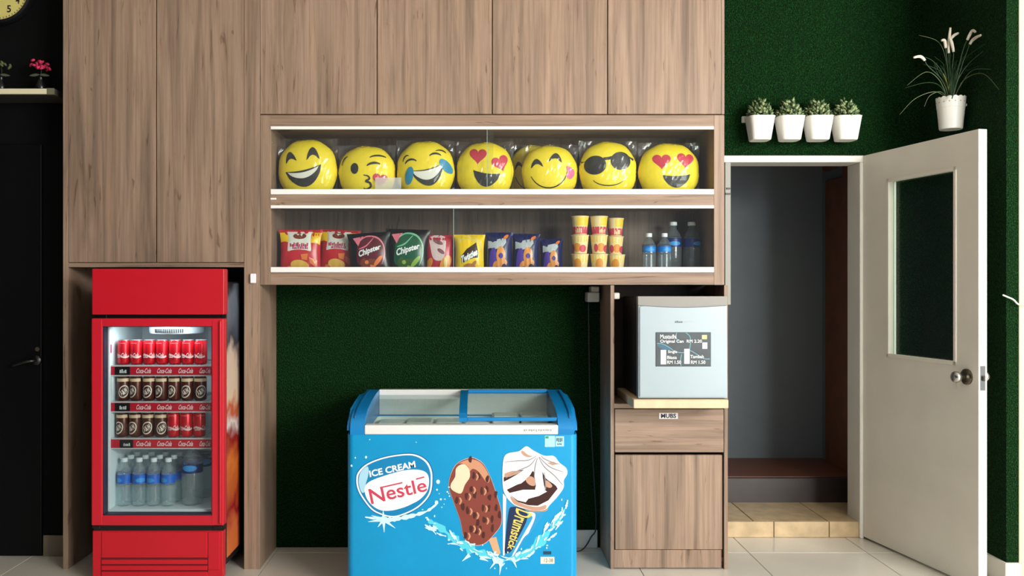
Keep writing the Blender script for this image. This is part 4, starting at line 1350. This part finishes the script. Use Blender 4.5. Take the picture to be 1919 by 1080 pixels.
def snack_bag(px, ptop, wpx, label, base, prints, depth=4.30, d=.062, rotz=0.0, roll=0.0, lean=.08, texts=(), flare=.06):
    s_ = F / depth
    wd, ht = wpx / s_, Z(ptop, depth) - zl
    t = thing('snack_bag', label, 'snack bag', (X(px, depth), depth, zl + .0015 + d * .5 * lean + abs(roll) * wd * .52), 'snack bags in the display case')
    t.rotation_euler = (-lean, roll, rotz)
    rr_ = random.Random(int(px) * 3)
    wr_ = [(rr_.uniform(4, 9), rr_.uniform(0, 6), rr_.uniform(.5, 1)) for _ in range(3)]
    def surf(u, v, off=0.0):
        prof_ = max(0.0, math.sin(PI * min(1, .10 + .90 * v))) ** .55
        if v > .9: prof_ *= max(0, (1 - v) / .1) ** .6
        th_ = d / 2 * prof_ * max(0, 1 - abs(u) ** 2.4) ** .65
        wr2 = sum(math.sin(f * u * 2.2 + p + 2 * v) * a for f, p, a in wr_) * .0022 * (abs(v - .45) ** 1.2 * 2.0)
        half = wd / 2 * (1 + flare * (2 * v - 1) ** 3 - .06 * math.sin(PI * v))
        ridge = .0012 * math.sin(60 * u) if v > .93 else 0
        return Vector((u * half, -(th_ + off) + wr2 * (1 - u * u) + ridge, v * ht))
    nu, nv = 22, 22
    vs, fs = [], []
    for side in (1, -1):
        for j in range(nv + 1):
            for i in range(nu + 1):
                p = surf(-1 + 2 * i / nu, j / nv)
                vs.append((p.x, p.y if side == 1 else -p.y * .8 + .0008, p.z))
    n1 = (nu + 1) * (nv + 1)
    for s0 in (0, n1):
        for j in range(nv):
            for i in range(nu):
                q = s0 + j * (nu + 1) + i
                fs.append((q, q + 1, q + nu + 2, q + nu + 1))
    bb_ = B().raw(vs, fs)
    bmesh.ops.remove_doubles(bb_.bm, verts=bb_.bm.verts, dist=1e-4)
    bb_.build('bag_body', base, t, True, True)
    for i, (nm, m_, polys) in enumerate(prints):
        for pl in polys:
            decal([pl], lambda u, v, k_=i: surf(max(-1, min(1, u)), max(.012, min(1, v)), .0012 + .0006 * k_), nm, m_, t, .12, True)
    for (m_, items) in texts:
        lettering(items, lambda u, v: surf(u, v, .0012 + .0006 * (len(prints) + 1)), 'lettering', m_, t)
    return t


def film(n, c):
    return mat('film_' + n, c, .28, var=.05, vscale=30)


fRED, fYEL, fWHI, fBLK = film('red', (196, 40, 50)), film('yellow', (240, 196, 20)), film('white', (226, 224, 216)), film('black', (22, 18, 20))
fORA, fCHIP, fMAG = film('orange', (226, 122, 60)), film('chip', (226, 180, 84)), film('magenta', (176, 50, 96))
fBROWN, fPINK, fMAR = film('brown', (122, 58, 34)), film('pink', (226, 120, 140)), film('maroon', (92, 22, 34))
fGRN, fLGRN, fSIL = film('green', (14, 84, 56)), film('light_green', (140, 176, 70)), film('silver', (178, 186, 192))
fNAVY, fPUR, fRING = film('navy', (28, 34, 84)), film('purple', (84, 62, 160)), film('ring', (218, 144, 70))


def rect(u0, u1, v0, v1):
    return [(u0, v0), (u1, v0), (u1, v1), (u0, v1)]


def cracker(px, top, wpx, label, **kw):
    return snack_bag(px, top, wpx, label, fRED, [
        ('yellow_panel', fYEL, [[(-.97, .93), (-.97, .70), (-.52, .68), (-.52, .93)], [(.52, .93), (.52, .68), (.97, .64), (.97, .93)]]),
        ('white_label', fWHI, [[(-.62, .48), (.56, .48), (.56, .95), (-.62, .95)]]),
        ('emblem', fBROWN, [ell(-.02, .84, .32, .075, 20)]),
        ('magenta_print', fMAG, scribble(-.04, .635, .92, .10, 10, 0, int(px)) + scribble(.04, .56, .80, .07, 9, 0, int(px) + 1)),
        ('orange_shape', fORA, [[(.05, .40), (.42, .42), (.36, .26), (.10, .28)], [(.45, .34), (.86, .26), (.80, .10), (.50, .2)], [(-.62, .12), (-.40, .14), (-.42, .02), (-.66, .03)]]),
        ('cracker_picture', fCHIP, [ell(.0, .145, .46, .125, 24, -.05)]),
    ], **kw)


cracker(563, 432, 78, 'red and yellow cracker bag with a white label at the left end', roll=.0, rotz=.05)
cracker(632, 434, 74, 'red and yellow cracker bag partly behind the black chips bag', roll=.05, depth=4.345, lean=.12, rotz=-.06)


def chips(px, top, wpx, label, ground, line, pic, extra, **kw):
    w_ = film('chips_white', (236, 240, 242))
    return snack_bag(px, top, wpx, label, fBLK, [
        ('shield', ground, [smooth_loop([(-.55, .15), (-.62, .45), (-.5, .72), (-.1, .88), (.4, .84), (.72, .66), (.78, .4), (.6, .12), (.1, .02)], 3)]),
        ('line', line, [ribbon(smooth_line([(-.5, .74), (-.1, .89), (.4, .85), (.73, .66), (.79, .4), (.62, .13)], 4), .05), ribbon(smooth_line([(-.5, .56), (-.1, .64), (.25, .84)], 4), .04)]),
        ('flag', fPINK, [[(-.75, .86), (-.22, .90), (-.4, .76), (-.52, .64)]]),
        ('picture', pic, [ell(.0, .16, .42, .12, 16, .1), ell(-.32, .22, .16, .08, 12, .4)]),
        ('picture_light', extra, [ell(.44, .22, .26, .07, 14, .5), ell(.2, .06, .18, .05, 12, -.3), ell(-.12, .2, .10, .05, 10)]),
    ], texts=((w_, [('Chipster', .05, .49, 1.15, .20, .16, .15, .25, .035)]),), **kw)


chips(694, 440, 78, 'black and dark red chips bag with white lettering', fMAR, fPINK, fBROWN, fORA, roll=-.06, depth=4.270, lean=.10)
chips(762, 432, 80, 'black and green chips bag with white lettering', fGRN, film('mint', (120, 190, 150)), film('herb', (60, 92, 36)), fLGRN, roll=.03, depth=4.308, lean=.08)
snack_bag(824, 442, 56, 'pink and red snack bag with an orange crisp picture', film('rose', (196, 52, 70)), [
    ('white_panel', film('rosewhite', (232, 206, 206)), [smooth_loop([(-.62, .95), (.36, .95), (.36, .42), (.1, .3), (-.4, .34), (-.62, .6)], 3)]),
    ('shade_mark', film('mauve', (140, 90, 100)), [ell(-.1, .80, .34, .06, 16, -.15), ell(.1, .55, .26, .06, 16, -.2)]),
    ('crisp_picture', film('crisp', (236, 160, 72)), [ell(.42, .22, .44, .19, 20, .3), ell(-.72, .22, .26, .13, 16, .4)]),
    ('highlight', film('crisplight', (246, 222, 150)), [ell(.42, .24, .12, .15, 14, .2)]),
], depth=4.345, roll=.0, lean=.06)
snack_bag(880, 441, 56, 'yellow twist snack bag with dark slanted lettering', film('lemon', (244, 204, 20)), [
    ('rim_band', film('pale_lemon', (230, 206, 110)), [ribbon(smooth_line([(-.8, .80), (-.3, .90), (.3, .88), (.85, .68), (.9, .3)], 4), .12)]),
    ('dark_band', film('umber', (56, 34, 24)), [[(-.58, .42), (-.2, .60), (.46, .78), (.62, .50), (.60, .38), (-.54, .22)]]),
    ('picture', film('twist', (176, 116, 70)), [ell(.0, .12, .42, .10, 16), ell(.3, .2, .2, .06, 14, .4)]),
], depth=4.30, lean=.06, texts=((film('chips_white', (236, 240, 242)), [('Twisties', -.03, .42, 1.18, .20, .20, .1, .2, .045)]),))


def ring_bag(px, top, wpx, label, **kw):
    return snack_bag(px, top, wpx, label, fNAVY, [
        ('silver_band', fSIL, [[(-.86, .58), (-.3, .56), (.3, .62), (.56, .74), (.50, .86), (-.1, .82), (-.84, .78)]]),
        ('purple_panel', fPUR, [smooth_loop([(-.75, .08), (-.70, .5), (-.35, .60), (-.2, .4), (-.3, .08)], 3), ell(.14, .40, .13, .09, 14)]),
        ('onion_ring', fRING, [arc(.14, .40, .27, .155, 0, 182, .17, 0, 16, False), arc(.14, .40, .27, .155, 178, 362, .17, 0, 16, False), arc(-.18, .10, .26, .10, 0, 182, .14, 0, 14, False), arc(-.18, .12, .26, .10, 178, 362, .12, 0, 14, False), arc(.40, .16, .22, .10, 20, 200, .12, 0, 16, False)]),
        ('corner_mark', fORA, [ell(.52, .88, .2, .05, 12, .2)]),
    ], **kw)


ring_bag(935, 437, 50, 'navy onion ring snack bag beside the yellow bag', depth=4.30, lean=.06)
ring_bag(985, 440, 50, 'navy onion ring snack bag, middle of the three', depth=4.305, lean=.07, roll=.02)
ring_bag(1034, 449, 42, 'navy onion ring snack bag nearest the noodle cups', depth=4.31, lean=.06)

# ------------------------------------------------------------------ noodle cups
CUPY, CUPP, CUPW, CUPO = mat('cup_yellow', (236, 204, 60), .45), mat('cup_pink', (206, 66, 92), .45), mat('cup_cream', (236, 214, 160), .5), mat('cup_orange', (222, 146, 50), .45)


def noodle_cup(cx, cy, z0, h, kind, label):
    t = thing('noodle_cup', label, 'noodle cup', (cx, cy, z0), 'noodle cups stacked in the display case')
    rb, rt = .0325, .0415
    R = lambda z: rb + (rt - rb) * z / h
    B().lathe([(rb * .9, 0), (rb, .001), (rt, h - .005), (rt + .0025, h - .004), (rt + .0025, h - .001), (rt, h)], (0, 0, 0), 28).build('cup', CUPW, t, True, True, 40)
    B().lathe([(rt + .001, h - .0005), (rt + .001, h + .0008)], (0, 0, 0), 28).build('foil_lid', mat('foil_lid', (236, 226, 190), .35), t)
    cyl = lambda k_: (lambda u, v: Vector(((R(v) + k_) * math.sin(u), -(R(v) + k_) * math.cos(u), v)))
    def band(u0, u1, a, b, n=10):
        return [(u0 + (u1 - u0) * i / n, a) for i in range(n + 1)] + [(u1 - (u1 - u0) * i / n, b) for i in range(n + 1)]
    if kind == 0:
        decal([band(-1.9, 1.9, .004, h * .42)], cyl(.0006), 'pink_band', CUPP, t, .3)
        decal([band(-.1, 1.9, h * .48, h * .93)], cyl(.0006), 'yellow_panel', CUPY, t, .3)
        decal(scribble(.2, h * .22, .95, h * .26, 4, 0, int(cx * 999)), cyl(.0012), 'print', CUPW, t, .2)
    elif kind == 1:
        decal([band(-1.9, 1.9, h * .62, h * .93)], cyl(.0006), 'yellow_panel', CUPY, t, .3)
        decal([ell(-.2, h * .32, .55, h * .24, 18, 0)], cyl(.0006), 'noodle_picture', CUPO, t, .2)
        decal([ell(.62, h * .26, .5, h * .2, 16, 0), ell(-.95, h * .3, .3, h * .22, 16, 0)], cyl(.0008), 'pink_spot', CUPP, t, .2)
    else:
        decal([band(-1.9, 1.9, h * .55, h * .94)], cyl(.0006), 'yellow_panel', CUPY, t, .3)
        decal([band(-1.9, .3, .004, h * .3)], cyl(.0006), 'pink_band', CUPP, t, .3)
        decal([ell(-.35, h * .45, .5, h * .3, 18, 0)], cyl(.001), 'noodle_picture', CUPO, t, .2)
    t.rotation_euler = (0, 0, random.uniform(-.5, .5))
    return t


ch = .0905
cn = ['left', 'middle', 'right']
for c_, (px, dep) in enumerate(((1087, 4.285), (1122.5, 4.290), (1152.5, 4.365))):
    for r_ in range(3):
        dx = X(1158, 4.30) - X(1152.5, 4.365) if (c_ == 2 and r_ == 0) else 0
        kind = (2 if r_ == 0 else 1 if r_ == 1 else 0)
        hh = ch if c_ < 2 else ch * .985
        noodle_cup(X(px, dep) + dx * .4 + random.uniform(-.001, .001), dep - (.03 if dx else 0), zl + .001 + r_ * (hh + .0012), hh, kind,
                   'yellow and pink noodle cup, %s of the %s stack' % (['bottom', 'middle', 'top'][r_], cn[c_]))

# ------------------------------------------------------------------ bottles in the lower display
SMALLB = glassy('bottle_clear_display', (226, 234, 238), 2.2, .08, .10, (210, 222, 230))
b1 = bottle_proto('water_bottle', 'small water bottle with a bright blue label, left one in the display case', 'small water bottles in the display case', .0335, .192, mat('label_sky', (10, 120, 210), .4), .098, .132, True, SMALLB)
b1.location = (X(1216, 4.30), 4.30, zl + .001)
dup(b1, (X(1245, 4.30), 4.30, zl + .001), 'small water bottle with a bright blue label, right one in the display case', None, (0, 0, .4))
b2 = bottle_proto('large_water_bottle', 'tall water bottle with a dark blue label behind the small bottles', 'tall water bottles in the display case', .043, .256, BLUED, .128, .176, False, SMALLB)
b2.location = (X(1263, 4.40), 4.42, zl + .001)
dup(b2, (X(1298, 4.40), 4.42, zl + .001), 'tall water bottle with a dark blue label at the right end of the display', None, (0, 0, .7))

# ------------------------------------------------------------------ succulents in four white wall pots
POT = mat('pot_white', (238, 236, 230), .4)
LEAF = mat('succulent_leaf', (76, 98, 60), .5, var=.3, vscale=40)
LEAF2 = mat('succulent_leaf_pale', (150, 164, 116), .5, var=.25, vscale=40)
rail = B().box(X(1393, 4.69), X(1612, 4.69), 4.712, DW - .001, Z(229, 4.70), Z(217, 4.70), .003).build('pot_rail', POT)
tag(rail, 'white wall rail carrying the four succulent pots', 'rail')


def leaf_cluster(n, R, H, seed, m_a, m_b, t, z0):
    rr_ = random.Random(seed)
    for half, m_ in ((0, m_a), (1, m_b)):
        vs, fs = [], []
        for i in range(n):
            a = rr_.uniform(0, 2 * PI); q = math.sqrt(rr_.random())
            el = rr_.uniform(.25, 1.4)
            base = Vector((q * R * .85 * math.cos(a), q * R * .8 * math.sin(a), z0 + H * (1 - q * q * .75) * rr_.uniform(.15, 1)))
            d = Vector((math.cos(a) * math.cos(el), math.sin(a) * math.cos(el), math.sin(el)))
            s_ = d.cross(Vector((0, 0, 1))).normalized(); up = s_.cross(d)
            l_, w_ = rr_.uniform(.022, .034), rr_.uniform(.0085, .012)
            o = len(vs)
            vs += [base, base + d * l_ * .45 + s_ * w_, base + d * l_ * .5 + up * w_ * .7, base + d * l_ * .45 - s_ * w_, base + d * l_ * .5 - up * w_ * .6, base + d * l_]
            fs += [(o, o + 1, o + 2), (o, o + 2, o + 3), (o, o + 3, o + 4), (o, o + 4, o + 1), (o + 5, o + 2, o + 1), (o + 5, o + 3, o + 2), (o + 5, o + 4, o + 3), (o + 5, o + 1, o + 4)]
        B().raw(vs, fs).build('foliage' if not half else 'leaf_tips', m_, t, True, True)['kind'] = 'stuff'


for i, px in enumerate((1425, 1480.5, 1533.5, 1586)):
    dep = 4.638
    sx = F / dep
    z0, z1 = Z(264, dep), Z(220, dep)
    t = thing('succulent_pot', 'white tapered wall pot with a bushy grey-green succulent, %s from the left' % ordn[i], 'potted plant', (X(px - 1, dep), dep, z0), 'succulents in white wall pots')
    h = z1 - z0
    rt_, rb_ = 24.5 / sx, 18 / sx
    B().lathe([(rb_ * .92, 0), (rb_, .004), (rt_ * .99, h - .004), (rt_ * 1.02, h), (rt_ * .96, h), (rt_ * .90, h - .015)], (0, 0, 0), 36, sq=4.5).build('pot', POT, t, True, True, 35)
    B().lathe([(rt_ * .9, h - .014), (rt_ * .88, h - .008)], (0, 0, 0), 24, sq=4.5).build('soil', mat('soil', (40, 32, 24), .9), t, False, True)
    B().box(-.02, .02, rt_ * .96, DW - .019 - dep, h - .03, h - .008, .002).build('hook', POT, t, local=True)
    st_ = B()
    rr_ = random.Random(i + 40)
    for k in range(14):
        a = rr_.uniform(0, 2 * PI); q = rr_.uniform(.2, .9)
        st_.tube([(q * .02 * math.cos(a), q * .02 * math.sin(a), h - .01), (q * .05 * math.cos(a), q * .05 * math.sin(a), h + .03), (q * .062 * math.cos(a), q * .06 * math.sin(a), h + .055 * (1.1 - q * .5))], .0022, 5)
    st_.build('stems', mat('stem_green', (84, 100, 58), .6), t, True, True)['kind'] = 'stuff'
    leaf_cluster(95, .064, .10, i + 3, LEAF, LEAF2, t, h - .012)

# ------------------------------------------------------------------ grass plant with white catkin flowers in a lace-rimmed pot
gd = 4.31
gz0, gz1 = Z(243, gd), Z(183, gd)
gp = thing('grass_pot', 'white lace-rimmed pot with wispy grass and white catkin flowers', 'potted plant', (X(1782, gd), gd, gz0))
h = gz1 - gz0
rt_, rb_ = 25.5 / (F / gd), 20 / (F / gd)
vs, fs = [], []
seg = 64
rows = [(rb_ * .95, 0), (rb_, .003), (rb_ + (rt_ - rb_) * .66, h * .66), (rb_ + (rt_ - rb_) * .66 + .0012, h * .665), (rt_ * 1.01, h), (rt_ * .97, h), (rt_ * .93, h * .8)]
for j, (r, z) in enumerate(rows):
    for i in range(seg):
        a = 2 * PI * i / seg
        zz = z - (.006 * (1 - abs(math.sin(a * 8))) if j in (4, 5) else 0)
        vs.append((r * math.cos(a), r * math.sin(a), zz))
for j in range(len(rows) - 1):
    for i in range(seg):
        k = (i + 1) % seg
        fs.append((j * seg + i, j * seg + k, (j + 1) * seg + k, (j + 1) * seg + i))
fs.append(tuple(range(seg)))
B().raw(vs, fs).build('pot', POT, gp, True, True, 30)
B().lathe([(rt_ * .93, h * .8), (rt_ * .9, h * .82)], (0, 0, 0), 24).build('soil', MATS['soil'], gp, False, True)
for i in range(16):
    a = 2 * PI * (i + .5) / 16
    c0 = Vector(((rt_ * .972) * math.cos(a), (rt_ * .972) * math.sin(a), h * .83))
    o_ = B().lathe([(.0036, -.0008), (.0036, .0008)], (0, 0, 0), 8, 'x').build('lace_hole', mat('lace_shadow', (170, 172, 166), .6), gp, False, True)
    o_.location = c0; o_.rotation_euler = (0, 0, a)
B().box(-.012, XR - X(1782, gd) - .001, -.012, .012, h * .72, h * .80, .002).build('hook', POT, gp, local=True)
BLADE = mat('grass_blade', (28, 60, 26), .5, var=.25, vscale=30)
BLADE2 = mat('grass_blade_pale', (104, 116, 84), .5)
YBL = mat('grass_blade_yellow', (140, 140, 40), .5)
gs = F / gd
def gpt(px, py, dy=0.0):
    # leaves near the wall on the right bend forward, away from it
    d = min(gd + dy, F * (XR - .022) / (px - CX))
    return (X(px, d) - X(1782, gd), d - gd, Z(py, d) - gz0)
def blade(pts, w_, m_, dy):
    n = len(pts) * 5
    P = [gpt(a, b, dy * (i / max(1, len(pts) - 1))) for i, (a, b) in enumerate(pts)]
    P = smooth_line(P, 5)
    q = [w_ * (1 - .8 * i / len(P)) for i in range(len(P))]
    B().tube(P, q, 5).build('leaf_blade', m_, gp, True, True)
blades = [([(1778, 185), (1768, 140), (1745, 112), (1720, 106)], 0, -.02), ([(1780, 185), (1775, 125), (1760, 80), (1722, 66)], 1, .01), ([(1776, 185), (1760, 150), (1735, 135), (1700, 160)], 1, -.05),
          ([(1776, 185), (1760, 160), (1735, 155), (1696, 165)], 0, -.06), ([(1775, 185), (1752, 172), (1715, 185), (1686, 215)], 1, -.08), ([(1776, 185), (1762, 172), (1742, 180), (1732, 200)], 1, -.08),
          ([(1786, 185), (1795, 150), (1815, 120), (1842, 96)], 1, -.10), ([(1787, 185), (1800, 160), (1822, 132), (1858, 130)], 1, -.12), ([(1788, 185), (1806, 150), (1842, 138), (1872, 168)], 1, -.18),
          ([(1784, 185), (1790, 140), (1808, 110), (1846, 82)], 0, -.12), ([(1779, 185), (1776, 150), (1772, 125), (1750, 105)], 0, .02), ([(1783, 185), (1790, 150), (1797, 120), (1812, 100)], 0, -.05),
          ([(1781, 185), (1781, 150), (1778, 120), (1774, 105)], 0, .0), ([(1780, 185), (1776, 160), (1765, 135), (1730, 120)], 0, -.04), ([(1779, 185), (1770, 160), (1758, 140), (1750, 122)], 0, -.02)]
for k in range(16):
    a = random.uniform(-1, 1)
    blades.append(([(1782 + a * 6, 185), (1782 + a * 14, 150), (1782 + a * 26, 125 + abs(a) * 10), (1782 + a * random.uniform(30, 60), 112 + abs(a) * random.uniform(0, 40))], 0, -random.uniform(0, .10)))
for pts, kind, dy in blades:
    blade(pts, .0032 if kind == 0 else .0026, BLADE2 if kind else BLADE, dy)
blade([(1781, 185), (1776, 160), (1768, 138)], .005, YBL, -.03)
CAT = mat('catkin_white', (226, 216, 200), .8, bump=.4, bscale=300)
for pts, dy in (([(1781, 185), (1775, 120), (1773, 100), (1772, 88), (1770, 76), (1764, 76)], -.03), ([(1781, 185), (1779, 130), (1778, 104), (1778, 84), (1781, 52)], -.02),
                ([(1782, 185), (1784, 130), (1787, 102), (1784, 82), (1780, 72)], -.04), ([(1782, 185), (1781, 120), (1781, 80), (1786, 68), (1796, 62)], -.02),
                ([(1784, 185), (1798, 120), (1806, 90), (1814, 72), (1822, 58), (1828, 60)], -.08), ([(1784, 185), (1802, 125), (1811, 100), (1819, 80), (1828, 71), (1838, 66)], -.09),
                ([(1779, 185), (1765, 150), (1739, 124), (1732, 112), (1724, 106), (1712, 108)], -.05)):
    P = smooth_line([gpt(a, b, dy) for a, b in pts], 5)
    cut = len(P) * 2 // 3 - 3
    B().tube(P[:cut + 1], .0024, 5).build('stalk', BLADE, gp, True, True)
    Q = P[cut:]
    B().tube(Q, [.0075 * (.55 + .45 * math.sin(PI * min(1, .15 + .85 * i / len(Q)))) for i in range(len(Q))], 8).build('catkin', CAT, gp, True, True)

# ------------------------------------------------------------------ left edge: clock, shelf, flowers
ck_d = 4.37
ckc = (X(-7, ck_d), Z(-23, ck_d))
ck = thing('wall_clock', 'round black wall clock with a pale yellow dial, cut by the corner', 'clock', (ckc[0], 4.409, ckc[1]))
B().lathe([(.178, 0), (.180, -.02), (.172, -.035), (.160, -.038), (.157, -.028), (.002, -.028)], (0, 0, 0), 48, 'y').build('case', mat('clock_case', (20, 19, 20), .3), ck, True, True, 35)
B().lathe([(.155, -.0275), (.155, -.030)], (0, 0, 0), 48, 'y').build('dial', mat('clock_dial', (222, 206, 122), .5, var=.06, vscale=14), ck, False, True)
cfm = lambda u, v: Vector((u, -.0312, v))
for k in range(1, 13):
    a = PI / 2 - k * PI / 6
    lettering([(str(k), .118 * math.cos(a), .118 * math.sin(a), .020 if k < 10 else .034, .036, 0, 0, 0, .02)], cfm, 'numeral', INK, ck)
decal([ribbon([(.145 * math.cos(a), .145 * math.sin(a)), (.152 * math.cos(a), .152 * math.sin(a))], .003, False) for a in [2 * PI * k / 60 for k in range(60)]], cfm, 'minute_marks', INK, ck)['kind'] = 'stuff'
decal([ribbon([(-.01, -.02), (.07, .06)], .008)], lambda u, v: Vector((u, -.033, v)), 'hour_hand', INK, ck)
decal([ribbon([(.01, .02), (-.06, -.11)], .006)], lambda u, v: Vector((u, -.034, v)), 'minute_hand', INK, ck)
shf = B().box(-2.95, X(102, 4.22), 4.22, 4.409, Z(178, 4.22), Z(166, 4.22), .001).build('wall_shelf', mat('shelf_dark', (62, 60, 56), .5))
B().box(-2.95, X(88, 4.22), 4.2165, 4.2195, Z(176.5, 4.22), Z(166.5, 4.22)).build('edge_strip', mat('strip_cream', (228, 218, 184), .5), shf)
B().box(X(88, 4.22), X(102, 4.22), 4.2165, 4.2195, Z(177, 4.22), Z(165.5, 4.22)).build('end_clip', mat('clip_olive', (110, 106, 82), .5), shf)
tag(shf, 'dark wall shelf with a cream edge strip under the clock', 'shelf')
PETAL = mat('petal_pink', (196, 40, 84), .6, var=.2, vscale=60)
zs_ = Z(166, 4.22) + .001
def flower_vase(px, py, label, petals, m_, seed):
    dep = 4.31
    t = thing('flower_vase', label, 'flower vase', (X(px, dep), dep, zs_), 'small vases on the wall shelf')
    top = Z(py, dep) - zs_
    B().lathe([(.018, 0), (.026, .006), (.028, .03), (.014, .055), (.012, .07), (.015, .075)], (0, 0, 0), 20).build('vase', mat('black_vase', (14, 13, 14), .3), t, True, True)
    B().tube([(0, 0, .07), (.004, 0, top * .8), (.0, 0, top)], .002, 6).build('stem', mat('dark_stem', (30, 40, 26), .6), t, True, True)
    rr_ = random.Random(seed)
    for k in range(petals):
        a = rr_.uniform(0, 2 * PI); q = rr_.uniform(.004, .05)
        c0 = Vector((q * math.cos(a) * 1.15, q * math.sin(a) * .5, top + rr_.uniform(-.018, .018) - .35 * q * math.cos(a)))
        b = B()
        bmesh.ops.create_icosphere(b.bm, subdivisions=1, radius=.013, matrix=Matrix.Translation(c0) @ Matrix.Rotation(rr_.uniform(0, 3), 4, 'Y') @ Matrix.Diagonal((1, .6, .55, 1)))
        b.build('petal', m_, t, True, True)
    for sgn in (-1, 1):
        b = B().prism(smooth_loop([(0, 0), (sgn * .02, .006), (sgn * .05, -.004), (sgn * .025, -.008)], 3), -.001, .001)
        o_ = b.build('leaf', mat('leaf_dull', (78, 84, 66), .5), t, False, True)
        o_.location = (0, -.01, top - .05)
flower_vase(76, 122, 'dark little vase with a pink flower on the wall shelf', 26, PETAL, 5)
flower_vase(2, 122, 'dark little vase with a muted green sprig at the left edge', 7, mat('petal_olive', (82, 92, 56), .6), 6)
